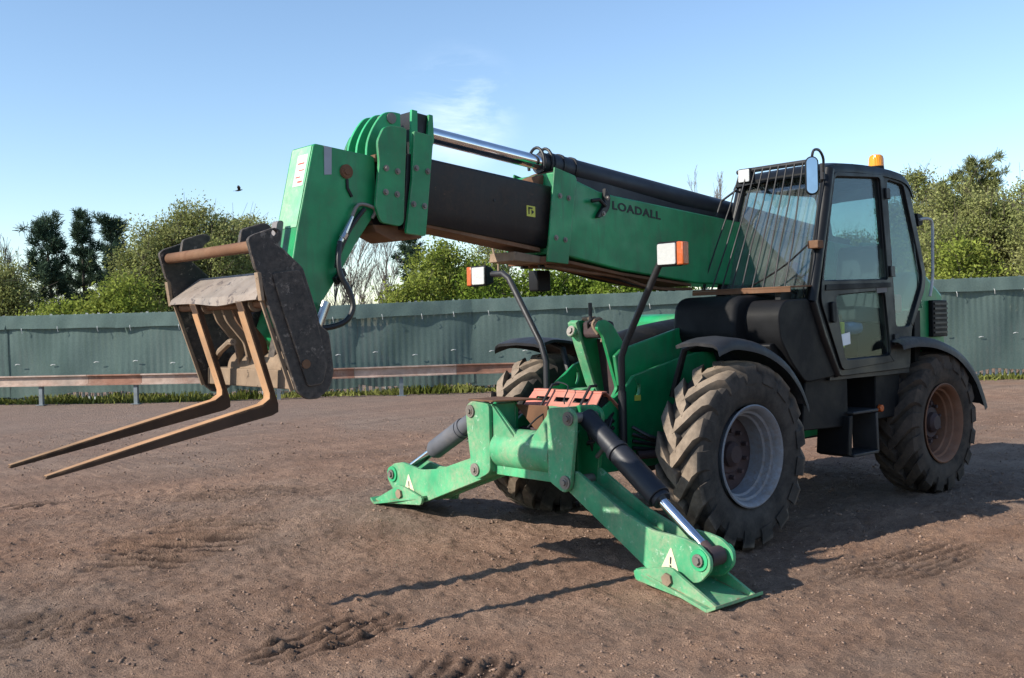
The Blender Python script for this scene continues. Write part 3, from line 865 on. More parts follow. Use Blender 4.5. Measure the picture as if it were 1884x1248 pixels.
def pine(x, y, H, R, seed, mat='needle'):
    r = np.random.default_rng(seed)
    root = empty('pine_tree', (x, y, 0))
    tw = MB()
    tr = 0.02 * H
    sway = r.normal(0, 0.06, 2)
    ax_ = lambda z: Vector((sway[0] * math.sin(z * 0.9), sway[1] * math.sin(z * 0.7 + 1), z))
    tw.tube([ax_(H * i / 8) for i in range(9)], [tr * (1 - 0.93 * i / 8) for i in range(9)], 7)
    Cs = []; Ds = []
    z = H * 0.16
    while z < H * 0.99:
        f = 1 - z / H
        k = r.integers(4, 7)
        a0 = r.random() * 6.28
        for q in range(k):
            if r.random() < 0.13: continue
            L = 1.35 * R * (0.26 + 1.0 * f ** 0.75) * (0.40 + 0.9 * r.random()) * (1.0 if f < 0.65 else 0.85)
            a = a0 + q * 6.28 / k + r.normal(0, 0.25)
            dv = Vector((math.cos(a), math.sin(a), 0.25 + 0.55 * (1 - f) + r.normal(0, 0.12))).normalized()
            p0 = ax_(z); p1 = p0 + dv * L * 0.6; p2 = p1 + (dv + Vector((0, 0, 0.45))).normalized() * L * 0.45
            tw.tube([p0, p1, p2], [0.022 * (0.4 + f), 0.014 * (0.4 + f), 0.006], 4, False)
            nt = 3 + int(L * 7)
            for t in range(nt):
                u = 0.30 + 0.70 * t / max(1, nt - 1)
                c = (p0.lerp(p1, u / 0.6) if u < 0.6 else p1.lerp(p2, (u - 0.6) / 0.4)) + Vector(r.normal(0, 0.04 + 0.05 * L, 3))
                Cs.append(c); Ds.append((dv + Vector((0, 0, 0.7))).normalized())
        z += 0.36 + 0.22 * r.random()
    Cs = np.array(Cs); Ds = np.array(Ds)
    nn = 44
    d = np.repeat(Ds, nn, 0) * 0.55 + r.normal(0, 0.62, (len(Cs) * nn, 3)); d /= np.linalg.norm(d, axis=1)[:, None]
    c = np.repeat(Cs, nn, 0) + r.normal(0, 0.05, (len(Cs) * nn, 3))
    ln_ = (0.13 + 0.13 * r.random(len(d)))[:, None]
    sd = np.cross(d, r.normal(size=d.shape)); sd /= np.linalg.norm(sd, axis=1)[:, None]; sd *= 0.012
    Q = np.stack([c - sd, c + sd, c + d * ln_ + sd * 0.6, c + d * ln_ - sd * 0.6], 1)
    link('trunk', tw.mesh('trunk', fix=False), 'bark', root)
    link('crown', quads_mesh('crown', Q, mat), mat, root)
    return root

def bare(x, y, H, R, seed):
    r = random.Random(seed)
    root = empty('bare_tree', (x, y, 0))
    tr_ = MB(); tw = MB()
    def grow(p, d, L, rad, lev):
        pts = [p]; n_ = 4 if lev < 2 else 3
        for i in range(n_):
            d = (d + Vector((r.gauss(0, 0.10), r.gauss(0, 0.10), 0.07 + r.gauss(0, 0.05)))).normalized()
            pts.append(pts[-1] + d * L / n_)
        (tr_ if lev == 0 else tw).tube(pts, [max(0.005, rad * (1 - 0.6 * i / n_)) for i in range(n_ + 1)], 6 if lev == 0 else 3, False)
        if lev < 4:
            for q in range({0: 9, 1: 6, 2: 5, 3: 3}[lev]):
                u = r.uniform(0.25 if lev == 0 else 0.2, 1.0) * n_
                i = min(int(u), n_ - 1)
                b0 = pts[i].lerp(pts[i + 1], u - i)
                a = r.uniform(0, 6.28)
                sp = R / H * 1.5
                nd = (d + Vector((math.cos(a) * sp * 1.25, math.sin(a) * sp * 1.25, r.uniform(-0.1, 0.35)))).normalized()
                grow(b0, nd, L * r.uniform(0.38, 0.58), max(0.005, rad * 0.42), lev + 1)
    grow(Vector((0, 0, -0.05)), Vector((r.gauss(0, 0.03), r.gauss(0, 0.03), 1)), H * 0.74, 0.013 * H, 0)
    link('trunk', tr_.mesh('trunk', fix=False), 'bark_grey', root)
    link('crown', tw.mesh('crown', fix=False), 'bark_grey', root)
    return root

TREES = [
 ('pine', -4.79, -29.08, 5.13, 0.78, 'dark pine with a forked top, leftmost of the three pines'),
 ('pine', -6.70, -31.61, 5.54, 0.72, 'dark pine, middle one of the three pines at the left'),
 ('pine', -8.28, -33.18, 5.68, 0.95, 'dark pine nearest the big budding tree at the left'),
 ('bud', -3.04, -27.51, 3.70, 0.64, 'small budding tree cut by the left picture edge'),
 ('bare', -4.32, -30.26, 4.16, 0.53, 'thin leafless tree left of the three pines'),
 ('bud', -8.04, -25.72, 5.45, 2.00, 'large round budding tree behind the raised fork carriage'),
 ('bud', -10.97, -27.64, 5.55, 1.41, 'budding tree between the fork carriage and the boom nose'),
 ('bud', -6.38, -25.33, 4.46, 1.06, 'budding tree standing right of the three pines'),
 ('green', -4.59, -22.81, 2.94, 1.11, 'bright green young tree low before the three pines'),
 ('green', -3.54, -24.23, 2.55, 1.12, 'low green tree above the fence at the far left'),
 ('bare', -12.02, -22.42, 4.45, 1.29, 'leafless tree with fine twigs seen under the boom nose'),
 ('bare', -14.72, -24.22, 4.51, 0.85, 'leafless tree just left of the dark pine under the boom'),
 ('pine', -16.39, -25.49, 4.82, 0.70, 'dark pine seen under the boom behind bright green leaves'),
 ('green', -13.78, -19.94, 4.41, 1.18, 'tall bright green tree under the middle of the boom'),
 ('green', -11.65, -19.04, 3.07, 1.02, 'low bright green tree before the leafless trees'),
 ('bud', -15.98, -20.74, 4.29, 0.80, 'budding tree behind the right hand stalk lamp'),
 ('bush', -15.13, -17.49, 3.09, 0.90, 'dark green shrub above the fence right of the stalk lamp'),
 ('bush', -16.78, -17.29, 3.26, 1.09, 'dark green shrub below the joint of the boom'),
 ('bush', -16.91, -15.71, 3.01, 0.89, 'dark green shrub above the fence below the green boom'),
 ('bush', -18.58, -15.33, 2.78, 0.92, 'dark green shrub nearest the cab below the boom'),
 ('bare', -24.06, -18.09, 6.34, 0.79, 'leafless tree top showing just above the boom by the cab'),
 ('bud', -27.07, -11.52, 6.20, 1.27, 'olive budding tree directly behind the cab rear'),
 ('bud', -24.77, -9.41, 5.70, 1.05, 'olive budding tree right of the cab, before the tall pine'),
 ('pine', -27.82, -9.96, 6.33, 1.25, 'olive toned pine right of the cab, tallest there'),
 ('bud', -24.46, -7.66, 5.35, 1.10, 'pale budding tree near the right picture edge'),
 ('bud', -25.76, -7.13, 5.28, 1.11, 'pale budding tree cut by the right picture edge'),
 ('green', -21.28, -7.42, 3.70, 0.65, 'bright green young tree low behind the fence right of the cab'),
 ('bud', -25.20, -12.86, 4.21, 1.35, 'budding tree seen through the cab side windows'),
 ('green', -23.35, -13.94, 3.51, 1.24, 'green tree seen through the windscreen bars'),
 ('bare', -13.13, -26.44, 4.04, 0.57, 'thin leafless tree close to the hanging boom hose'),
 ('bud', -9.10, -29.60, 4.60, 1.30, 'budding tree filling the gap behind the dark pines'),
 ('bud', -23.00, -8.60, 4.30, 0.95, 'low budding tree behind the fence between cab and pine'),
 ('bud', -22.60, -5.60, 4.40, 1.00, 'low budding tree behind the fence at the far right'),
 ('bush', -13.20, -17.90, 2.75, 0.80, 'low green shrub left of the right hand stalk lamp'),
 ('bare', -17.76, -21.85, 3.87, 0.66, 'thin leafless tree between the stalk lamp and the shrubs'),
]
for i, (k, x, y, H, R, lab) in enumerate(TREES):
    if k == 'bush': H *= 1.12; R *= 1.12
    if k == 'pine': o = pine(x, y, H, R, 100 + i, 'needle_olive' if 'olive' in lab else 'needle')
    elif k == 'bare': o = bare(x, y, H, R, 100 + i)
    else: o = broadleaf(x, y, H, R, 100 + i, k)
    tag(o, lab, 'shrub' if k == 'bush' else 'tree', 'trees and shrubs beyond the fence')

# ================================================================== telehandler
TH = empty('telehandler', (0, 0, 0))
tag(TH, 'green and black telescopic handler with raised pallet forks and stabilisers down', 'telehandler')
def P(mb, name, mat, parent=TH, bevel=0.0, seg=2, angle=32):
    return mb.build(name, mat, parent, bevel, seg, angle)

# ---- wheels -------------------------------------------------------
RT, RC, WT = 0.612, 0.557, 0.19         # lug radius, carcass radius, half width
def tyre_mesh(s):
    mb = MB()
    prof = [(0.335, 0.150), (0.350, 0.165), (0.40, 0.186), (0.47, 0.193), (0.525, 0.184), (0.542, 0.165), (RC - 0.004, 0.12), (RC, 0.06), (RC, 0.0)]
    full = prof + [(r, -y) for r, y in prof[-2::-1]]
    full += [(0.325, -0.14), (0.325, 0.14)]
    mb.lathe_y(full, 72)
    N = 17
    def carc(y):
        a = abs(y)
        pts = [(0.0, RC), (0.06, RC), (0.12, RC - 0.004), (0.165, 0.542), (0.184, 0.525), (0.192, 0.49)]
        for (y0, r0), (y1, r1) in zip(pts[:-1], pts[1:]):
            if a <= y1: return r0 + (r1 - r0) * (a - y0) / (y1 - y0)
        return 0.49
    ST = [(-0.022, 0.0), (0.05, 0.30), (0.11, 0.62), (0.155, 0.88), (0.186, 1.0), (0.201, 1.04)]
    TOP = [RT, RT, RT - 0.003, RT - 0.010, RT - 0.030, 0.515]
    for side in (1, -1):
        for k in range(N):
            a0 = 2 * math.pi * (k + (0.5 if side < 0 else 0)) / N
            vs = []
            for (yy, t), top in zip(ST, TOP):
                y = yy * side * s
                a = a0 + 0.40 * t
                hw = 0.074 + 0.030 * t
                hb = hw + 0.026
                base = carc(y) - 0.02
                for ang, rr in ((a - hb, base), (a - hw, top), (a + hw, top), (a + hb, base)):
                    vs.append((rr * math.cos(ang), y, rr * math.sin(ang)))
            fs = []
            for i in range(len(ST) - 1):
                for j in range(3):
                    fs.append((i * 4 + j, i * 4 + j + 1, (i + 1) * 4 + j + 1, (i + 1) * 4 + j))
            fs += [(0, 1, 2, 3), tuple(range((len(ST) - 1) * 4, len(ST) * 4))[::-1]]
            mb.add(vs, fs)
    return mb.mesh('tyre', 28)
def rim_mesh(s, dish):
    mb = MB()
    y = lambda v: v * s
    prof = [(0.336, y(0.168)), (0.345, y(0.178)), (0.336, y(0.184)), (0.322, y(0.176)), (0.308, y(0.150)), (0.300, y(0.120)), (0.284, y(0.112)), (0.276, y(0.07)), (0.262, y(0.06)),
            (0.256, y(dish)), (0.25, y(dish - 0.02)), (0.27, y(dish - 0.02)), (0.31, y(0.10)), (0.326, y(0.15))]
    mb.lathe_y(prof, 64)
    inner = [(0.345, y(-0.178)), (0.336, y(-0.184)), (0.31, y(-0.15)), (0.262, y(-0.06)), (0.256, y(dish - 0.01)), (0.27, y(dish - 0.01)), (0.275, y(-0.06)), (0.325, y(-0.15))]
    mb.lathe_y(inner, 48)
    return mb.mesh('rim', 40)
def disc_mesh(s, dish, cone):
    mb = MB()
    y = lambda v: v * s
    mb.lathe_y([(0.0, y(dish + cone + 0.055)), (0.06, y(dish + cone + 0.055)), (0.085, y(dish + cone + 0.03)), (0.09, y(dish + cone)), (0.13, y(dish + cone)), (0.14, y(dish + cone * 0.6)), (0.20, y(dish + 0.01)), (0.262, y(dish)), (0.262, y(dish - 0.03)), (0.0, y(dish - 0.03))], 40, False)
    for k in range(10):
        t = 2 * math.pi * k / 10
        c = (0.165 * math.cos(t), y(dish + cone * 0.55), 0.165 * math.sin(t))
        mb.cyl(c, (c[0], c[1] + 0.04 * s, c[2]), 0.016, n=6)
    return mb.mesh('wheel', 35)
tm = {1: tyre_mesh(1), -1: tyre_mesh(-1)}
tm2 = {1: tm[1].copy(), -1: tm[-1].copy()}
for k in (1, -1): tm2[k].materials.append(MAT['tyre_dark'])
for (wx, wy, s, front) in ((0, 0.91, 1, True), (0, -0.91, -1, True), (-2.75, 0.91, 1, False), (-2.75, -0.91, -1, False)):
    dish, cone = (-0.045, 0.02) if front else (-0.02, 0.08)
    wo = link('wheel', disc_mesh(s, dish, cone), 'hub_dark', TH, loc=(wx, wy, 0.606 if not front else (0.604 if s > 0 else 0.64)))
    wo.rotation_euler = (0, random.Random(wx * 3 + wy).uniform(0, 1), 0)
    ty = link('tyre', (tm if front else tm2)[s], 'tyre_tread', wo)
    ri = link('rim', rim_mesh(s, dish), 'rim_white' if front else 'rim_rust', wo)
    if front:
        ty.scale = (1.072, 0.95, 1.072); ri.scale = (1.03, 0.96, 1.03)

# ---- mudguards ------------------------------------------------------
def guard(name, prof, y0, y1, mat, th=0.022, drop=0.05):
    n_ = len(prof)
    mb = MB()
    ring = []
    ya, yb = y0, y1
    s = 1 if y1 > y0 else -1
    lat = [(ya, 0.0), (ya + s * 0.06, 0.012), ((ya + yb) / 2, 0.022), (yb - s * 0.05, 0.010), (yb - s * 0.01, -0.012), (yb, -drop)]
    vs = []
    for x, z in prof:
        for y, dz in lat: vs.append((x, y, z + dz))
    for x, z in prof:
        for y, dz in lat: vs.append((x * 0.985, y, z + dz - th))
    k = len(lat); o = n_ * k
    fs = []
    for i in range(n_ - 1):
        for j in range(k - 1):
            fs.append((i * k + j, i * k + j + 1, (i + 1) * k + j + 1, (i + 1) * k + j))
            fs.append((o + i * k + j, o + (i + 1) * k + j, o + (i + 1) * k + j + 1, o + i * k + j + 1))
        fs.append((i * k, (i + 1) * k, o + (i + 1) * k, o + i * k))
        fs.append((i * k + k - 1, o + i * k + k - 1, o + (i + 1) * k + k - 1, (i + 1) * k + k - 1))
    for j in range(k - 1):
        fs.append((j, o + j, o + j + 1, j + 1))
        e = (n_ - 1) * k
        fs.append((e + j, e + j + 1, o + e + j + 1, o + e + j))
    mb.add(vs, fs)
    return P(mb, name, mat, angle=50)
def smooth(pts, k=4):
    out = []
    for i in range(len(pts) - 1):
        p0 = pts[max(i - 1, 0)]; p1 = pts[i]; p2 = pts[i + 1]; p3 = pts[min(i + 2, len(pts) - 1)]
        for j in range(k):
            t = j / k
            out.append(tuple(0.5 * ((2 * p1[d]) + (-p0[d] + p2[d]) * t + (2 * p0[d] - 5 * p1[d] + 4 * p2[d] - p3[d]) * t * t + (-p0[d] + 3 * p1[d] - 3 * p2[d] + p3[d]) * t ** 3) for d in range(len(p1))))
    out.append(tuple(pts[-1]))
    return out
fprof = smooth([(0.43, 1.375), (0.36, 1.395), (0.22, 1.415), (-0.08, 1.365), (-0.34, 1.25), (-0.52, 1.09), (-0.62, 0.93)])
guard('mudguard', fprof, 0.77, 1.13, 'guard_plastic')
guard('mudguard', fprof, -0.60, -1.13, 'guard_plastic')
rprof = smooth([(-2.02, 1.335), (-2.25, 1.352), (-2.60, 1.325), (-2.97, 1.225), (-3.27, 1.04), (-3.42, 0.86), (-3.49, 0.74)])
guard('mudguard', rprof, 0.56, 1.13, 'guard_plastic')
guard('mudguard', rprof, -0.56, -1.13, 'guard_plastic')
for s in (1, -1):
    P(MB().tube([(0.15, s * 0.5, 1.0), (0.15, s * 0.62, 1.34), (0.15, s * 0.8, 1.40)], 0.025, 8), 'mudguard_bracket', 'black_paint')

# ---- chassis ----------------------------------------------------------
side_poly = [(0.98, 0.80), (0.79, 0.92), (0.53, 1.06), (0.46, 1.10), (0.40, 1.16), (-0.08, 1.26), (-0.32, 1.30), (-0.60, 1.30), (-0.60, 1.12), (-3.2, 1.12), (-3.2, 0.55), (-0.55, 0.50), (0.45, 0.50), (0.98, 0.50)]
def slot(cx, cz, w_, h_):
    return [(cx + w_ * math.cos(t) - 0.012 * math.sin(t) , cz + h_ * math.sin(t)) for t in [2 * math.pi * i / 12 for i in range(12)]]
for s in (1, -1):
    y0 = 0.36 * s
    sp_ = side_poly if s > 0 else [(0.98, 0.80), (0.79, 0.92), (0.55, 1.065), (0.30, 1.225), (0.24, 1.245), (0.05, 1.255)] + side_poly[6:]
    pl = holed(sp_, [slot(0.36, 1.045, 0.022, 0.055) if s > 0 else slot(0.28, 1.12, 0.020, 0.055)])
    P(MB().prism(pl, 'y', min(y0, y0 - 0.03 * s), max(y0, y0 - 0.03 * s)), 'chassis_plate', 'green_paint', bevel=0.004)
    P(MB().prism([(0.40, 1.02), (0.335, 1.02), (0.335, 0.98), (0.40, 0.98)], 'y', y0 + 0.002 * s, y0 + 0.004 * s), 'warning_sticker', 'sticker_yellow')
P(MB().prism([(0.38, 1.08), (0.42, 1.30), (0.35, 1.345), (-0.30, 1.485), (-0.55, 1.50), (-0.55, 1.10)], 'y', 0.17, 0.20), 'side_panel', 'green_paint', bevel=0.008)
P(MB().prism([(-0.04, 0.9), (-0.06, 1.18), (-0.2, 1.30), (-0.6, 1.40), (-0.6, 0.9)], 'y', -0.33, 0.165), 'engine_cover', 'black_paint', bevel=0.03)
# tapered dark bonnet with its green rear hoop, right of the boom
hood = MB()
hs_ = smooth([(-0.12, 1.30, 0.10), (-0.35, 1.44, 0.17), (-0.75, 1.52, 0.22), (-1.16, 1.565, 0.25)], 3)
ring = []
for x, zt, hw in hs_:
    for t in range(9):
        a = math.pi * t / 8
        ring.append((x, -0.50 + hw * 1.25 * math.cos(a), 1.08 + (zt - 1.08) * max(0.0, math.sin(a)) ** 0.45))
fs = []
for i in range(len(hs_) - 1):
    for t in range(8): fs.append((i * 9 + t, i * 9 + t + 1, (i + 1) * 9 + t + 1, (i + 1) * 9 + t))
fs += [tuple(range(9)), tuple(range((len(hs_) - 1) * 9, len(hs_) * 9))[::-1]]
hood.add(ring, fs)
P(hood, 'bonnet', 'black_plastic', angle=45)
P(MB().prism([(-1.10, 1.05), (-1.10, 1.575), (-1.20, 1.60), (-2.35, 1.60), (-2.45, 1.5), (-2.45, 1.05)], 'y', -1.02, -0.24), 'engine_pod', 'green_paint', bevel=0.04)
P(MB().box(-3.1, 0.9, -0.33, 0.33, 0.50, 0.80), 'chassis_frame', 'black_paint', bevel=0.02)
for ax0 in (0.0, -2.75):
    P(MB().cyl((ax0, -0.72, 0.606), (ax0, 0.72, 0.606), 0.085, n=16).cyl((ax0, -0.16, 0.606), (ax0, 0.16, 0.606), 0.19, n=20).cyl((ax0, 0.55, 0.606), (ax0, 0.76, 0.606), 0.17, n=20).cyl((ax0, -0.76, 0.606), (ax0, -0.55, 0.606), 0.17, n=20), 'axle', 'hub_dark')
# rear body, vent and boom pivot
P(MB().prism([(-2.55, 1.00), (-2.55, 1.70), (-2.75, 1.92), (-3.02, 1.92), (-3.36, 1.72), (-3.42, 1.0)], 'y', -0.85, 0.80), 'rear_body', 'green_paint', bevel=0.04)
vent = P(MB().prism([(-3.06, 1.34), (-3.34, 1.34), (-3.33, 1.67), (-3.06, 1.67)], 'y', 0.802, 0.845), 'vent_grille', 'black_plastic', bevel=0.008)
for k in range(7):
    z = 1.37 + k * 0.043
    P(MB().box(-3.32, -3.08, 0.846, 0.856, z, z + 0.018), 'slat', 'black_paint', vent)
for s in (1, -1):
    P(MB().prism([(-2.6, 1.6), (-2.85, 2.22), (-3.15, 2.22), (-3.3, 1.6)], 'y', s * 0.27 - 0.02, s * 0.27 + 0.02), 'boom_pivot', 'green_paint', bevel=0.01)
P(MB().box(-3.60, -3.40, -0.8, 0.8, 0.62, 1.05), 'counterweight', 'black_paint', bevel=0.04)

# ---- front tower --------------------------------------------------------
tow = [(0.50, 1.555), (0.445, 1.565), (0.37, 1.53), (-0.02, 1.06), (-0.02, 0.92), (0.44, 0.92), (0.33, 1.06), (0.47, 1.45), (0.53, 1.50)]
for y0 in (-0.125, 0.105):
    P(MB().prism(round_poly(tow, 0.02), 'y', y0, y0 + 0.03), 'tower_plate', 'green_paint', bevel=0.005)
P(MB().prism([(0.535, 1.545), (0.50, 1.565), (0.47, 1.45), (0.335, 1.10), (0.27, 1.00), (0.30, 1.00), (0.36, 1.09), (0.50, 1.45)], 'y', -0.165, -0.08), 'tower_flange', 'green_dusty', bevel=0.004)
P(MB().prism([(0.30, 1.42), (0.22, 0.95), (0.16, 0.95), (0.24, 1.42)], 'y', -0.095, 0.105), 'tower_web', 'hub_dark')
P(MB().box(0.30, 0.47, -0.09, 0.10, 1.43, 1.555), 'rest_pad', 'hub_dark', bevel=0.03)
P(MB().box(0.36, 0.44, -0.12, -0.02, 1.556, 1.59), 'rest_pad', 'carriage_tan', bevel=0.015)
P(MB().tube(smooth([(0.48, 0.09, 1.46), (0.50, 0.06, 1.53), (0.46, 0.085, 1.575), (0.42, 0.10, 1.52), (0.44, 0.09, 1.40)]), 0.012, 7), 'hose', 'carriage_tan')
P(MB().tube(smooth([(0.46, -0.02, 1.50), (0.49, 0.01, 1.55), (0.45, 0.04, 1.57), (0.40, 0.05, 1.50)]), 0.010, 7), 'hose', 'rubber_hose')
P(MB().cyl((0.44, -0.02, 1.55), (0.44, -0.02, 1.69), 0.015, n=10), 'tower_stud', 'rubber_hose')
P(MB().cyl((0.52, -0.122, 1.48), (0.545, -0.122, 1.487), 0.042, n=20), 'pin_collar', 'green_dusty')
bolt(TH, (0.545, -0.122, 1.487), (1, 0, 0.28), 0.026, 0.018, name='pin')
P(MB().prism([(0.60, 0.90), (0.58, 0.99), (0.36, 1.05), (0.20, 1.05), (0.20, 0.90)], 'y', -0.33, -0.17), 'tower_foot', 'green_dusty', bevel=0.006)

# ---- stabiliser frame and legs -----------------------------------------
earp = round_poly([(0.30, 0.985), (0.50, 1.00), (0.565, 0.955), (0.555, 0.80), (0.505, 0.47), (0.45, 0.43), (0.30, 0.50)], 0.04)
def my(poly, s): return [(q[0] * s, q[1]) for q in poly]
for s in (1, -1):
    for x0 in (1.17, 0.92):
        P(MB().prism(my(earp, s), 'x', x0, x0 + 0.03), 'stabiliser_bracket', 'green_dusty' if x0 > 1 else 'green_paint', bevel=0.004)
    P(MB().box(0.951, 1.169, min(0.302 * s, 0.332 * s), max(0.302 * s, 0.332 * s), 0.50, 0.98), 'bracket_web', 'green_dusty', bevel=0.003)
    for (y, z) in ((0.505, 0.925), (0.465, 0.505)):
        p_ = P(MB().cyl((0.90, y * s, z), (1.205, y * s, z), 0.034, n=20).cyl((1.20, y * s, z), (1.212, y * s, z), 0.046, n=20), 'pivot_pin', 'bolt_steel')
        bolt(p_, (1.212, y * s, z), (1, 0, 0), 0.02, 0.016)
P(MB().cyl((1.06, -0.3, 0.66), (1.06, 0.3, 0.66), 0.145, n=36), 'cross_tube', 'green_dusty')
vpl = [(-0.30, 0.97), (-0.06, 0.76), (0.06, 0.75), (0.16, 0.78), (0.30, 0.97), (0.30, 0.48), (-0.30, 0.48)]
P(MB().prism(vpl, 'x', 1.125, 1.145), 'front_plate', 'green_dusty', bevel=0.003)
P(MB().prism([(-0.30, 0.965), (-0.10, 0.80), (0.04, 0.78), (0.04, 0.97)], 'x', 0.93, 0.95), 'back_plate', 'rust_steel', bevel=0.003)
P(MB().prism([(0.04, 0.97), (0.10, 0.80), (0.16, 0.80), (0.30, 0.96)], 'x', 0.92, 0.94), 'back_plate', 'green_dusty', bevel=0.003)
P(MB().hexa([(0.92, -0.53, 1.0), (1.20, -0.53, 1.0), (1.20, -0.26, 1.0), (0.86, -0.10, 1.0)], [(0.92, -0.53, 1.012), (1.20, -0.53, 1.012), (1.20, -0.26, 1.012), (0.86, -0.10, 1.012)]), 'top_plate', 'rust_steel', bevel=0.003)
P(MB().box(0.60, 0.915, -0.30, 0.30, 0.55, 0.80), 'front_frame', 'hub_dark', bevel=0.01)
P(MB().prism([(0.30, 0.97), (0.10, 0.76), (0.04, 0.74), (0.30, 0.60)], 'x', 1.146, 1.168), 'gusset', 'green_dusty', bevel=0.003)
P(MB().prism([(-0.30, 0.97), (-0.10, 0.78), (-0.05, 0.74), (-0.30, 0.60)], 'x', 1.146, 1.168), 'gusset', 'green_dusty', bevel=0.003)

legp = [(0.40, 0.55), (0.52, 0.585), (0.96, 0.405), (1.22, 0.345), (1.48, 0.355), (1.60, 0.335), (1.69, 0.275), (1.69, 0.20), (1.61, 0.12), (1.33, 0.055), (1.18, 0.10), (0.44, 0.435)]
webp = [(0.42, 0.52), (0.98, 0.33), (1.30, 0.24), (1.30, 0.10), (1.20, 0.11), (0.46, 0.45)]
def leg(s):
    dz = -0.06 if s > 0 else 0.105
    fx_ = 0.10 if s > 0 else -0.02
    lift = lambda v: Vector((v.x + fx_ * max(0.0, (abs(v.y) - 0.47) / 1.0), v.y, v.z + dz * max(0.0, min(1.0, (abs(v.y) - 0.47) / 1.0))))
    mat = 'green_dusty'
    L = MB()
    for x0 in (1.125, 0.915): L.prism(round_poly(my(legp, s), 0.03), 'x', x0, x0 + 0.028)
    L.prism(my(webp, s), 'x', 0.944, 1.124)
    L.map(lift)
    lo = P(L, 'stabiliser_leg', mat, bevel=0.004)
    F = MB()
    cheek = [(1.17, 0.115), (1.19, 0.06), (1.80, 0.006), (1.845, 0.03), (1.56, 0.155), (1.50, 0.185), (1.42, 0.178)]
    for x0 in (1.195, 0.845): F.prism(round_poly(my(cheek, s), 0.02), 'x', x0, x0 + 0.024)
    b0 = [(0.85, 1.19, 0.108), (1.215, 1.19, 0.108), (1.26, 1.80, 0.0), (0.80, 1.80, 0.0)]
    F.add([(x, y * s, z) for x, y, z in b0] + [(x, y * s, z + 0.02) for x, y, z in b0], [(0, 1, 2, 3), (4, 5, 6, 7), (0, 1, 5, 4), (1, 2, 6, 5), (2, 3, 7, 6), (3, 0, 4, 7)])
    b1 = [(0.80, 1.80, 0.0), (1.26, 1.80, 0.0), (1.25, 1.86, 0.03), (0.81, 1.86, 0.03)]
    F.add([(x, y * s, z) for x, y, z in b1] + [(x, y * s, z + 0.02) for x, y, z in b1], [(0, 1, 2, 3), (4, 5, 6, 7), (0, 1, 5, 4), (1, 2, 6, 5), (2, 3, 7, 6), (3, 0, 4, 7)])
    F.map(lambda v: Vector((v.x + fx_ * max(0.0, (abs(v.y) - 0.47) / 1.0), v.y - 0.05 * s, v.z + dz)))
    fo = P(F, 'foot', mat, lo, bevel=0.003)
    pz = dz
    fo_x = fx_ * 1.0; ram_x = fx_ * 1.13
    pin = P(MB().cyl((0.84, 1.47 * s, 0.118 + pz), (1.232, 1.47 * s, 0.118 + pz), 0.026, n=16).cyl((1.222, 1.47 * s, 0.118 + pz), (1.240, 1.47 * s, 0.118 + pz), 0.038, n=6).map(lambda v: Vector((v.x + fo_x, v.y - 0.05 * s, v.z))), 'foot_pin', 'carriage_tan', lo)
    ey, ez = 1.61 * s, 0.25 + pz
    P(MB().cyl((0.905, ey, ez), (1.175, ey, ez), 0.030, n=16).cyl((1.154, ey, ez), (1.166, ey, ez), 0.062, n=24).cyl((0.903, ey, ez), (0.914, ey, ez), 0.062, n=24).map(lambda v: Vector((v.x + ram_x, v.y, v.z))), 'ram_pin', 'green_edge', lo)
    bolt(lo, (1.175 + ram_x, ey, ez), (1, 0, 0), 0.025, 0.018)
    a = Vector((1.035, 0.505 * s, 0.925)); e = Vector((1.035 + ram_x, ey, ez))
    rm = 'ram_black' if s > 0 else 'ram_grey'
    rb = MB().cyl(a, a.lerp(e, 0.60), 0.066, n=24).cyl(a.lerp(e, 0.26), a.lerp(e, 0.285), 0.077, n=24).cyl(a.lerp(e, 0.30), a.lerp(e, 0.61), 0.076, n=24).cyl(a.lerp(e, 0.61), a.lerp(e, 0.635), 0.062, n=24)
    P(rb, 'ram_barrel', rm, lo, bevel=0.004)
    P(MB().cyl(a.lerp(e, 0.63), a.lerp(e, 0.955), 0.034, n=24), 'ram_rod', 'chrome', lo)
    P(MB().cyl((0.975 + ram_x, ey, ez), (1.095 + ram_x, ey, ez), 0.056, n=24).cyl(a.lerp(e, 0.93), a.lerp(e, 0.98), 0.042, n=20), 'rod_eye', 'hub_dark' if s > 0 else 'bolt_steel', lo)
    P(MB().tube(smooth([(1.0, 0.56 * s, 0.66), (1.0, 0.64 * s, 0.73), (1.0, 0.72 * s, 0.71), (1.0, 0.80 * s, 0.67)]), 0.016, 8), 'hydraulic_pipe', 'bolt_steel', lo)
    # warning triangle near the foot
    xs = 1.1545
    tri = [(1.295, 0.135), (1.445, 0.145), (1.385, 0.285)]
    T = MB().prism(round_poly(my(tri, s), 0.015), 'x', xs, xs + 0.002).map(lift)
    lab = P(T, 'warning_sticker', 'label_cream', lo)
    fig = MB()
    fig.prism(my([(1.374, 0.182), (1.384, 0.182), (1.388, 0.222), (1.376, 0.224)], s), 'x', xs + 0.0025, xs + 0.004)
    fig.prism(my([(1.372, 0.163), (1.386, 0.163), (1.386, 0.174), (1.372, 0.174)], s), 'x', xs + 0.0025, xs + 0.004)
    fig.map(lift)
    P(fig, 'print', 'print_black', lab)
leg(1); leg(-1)

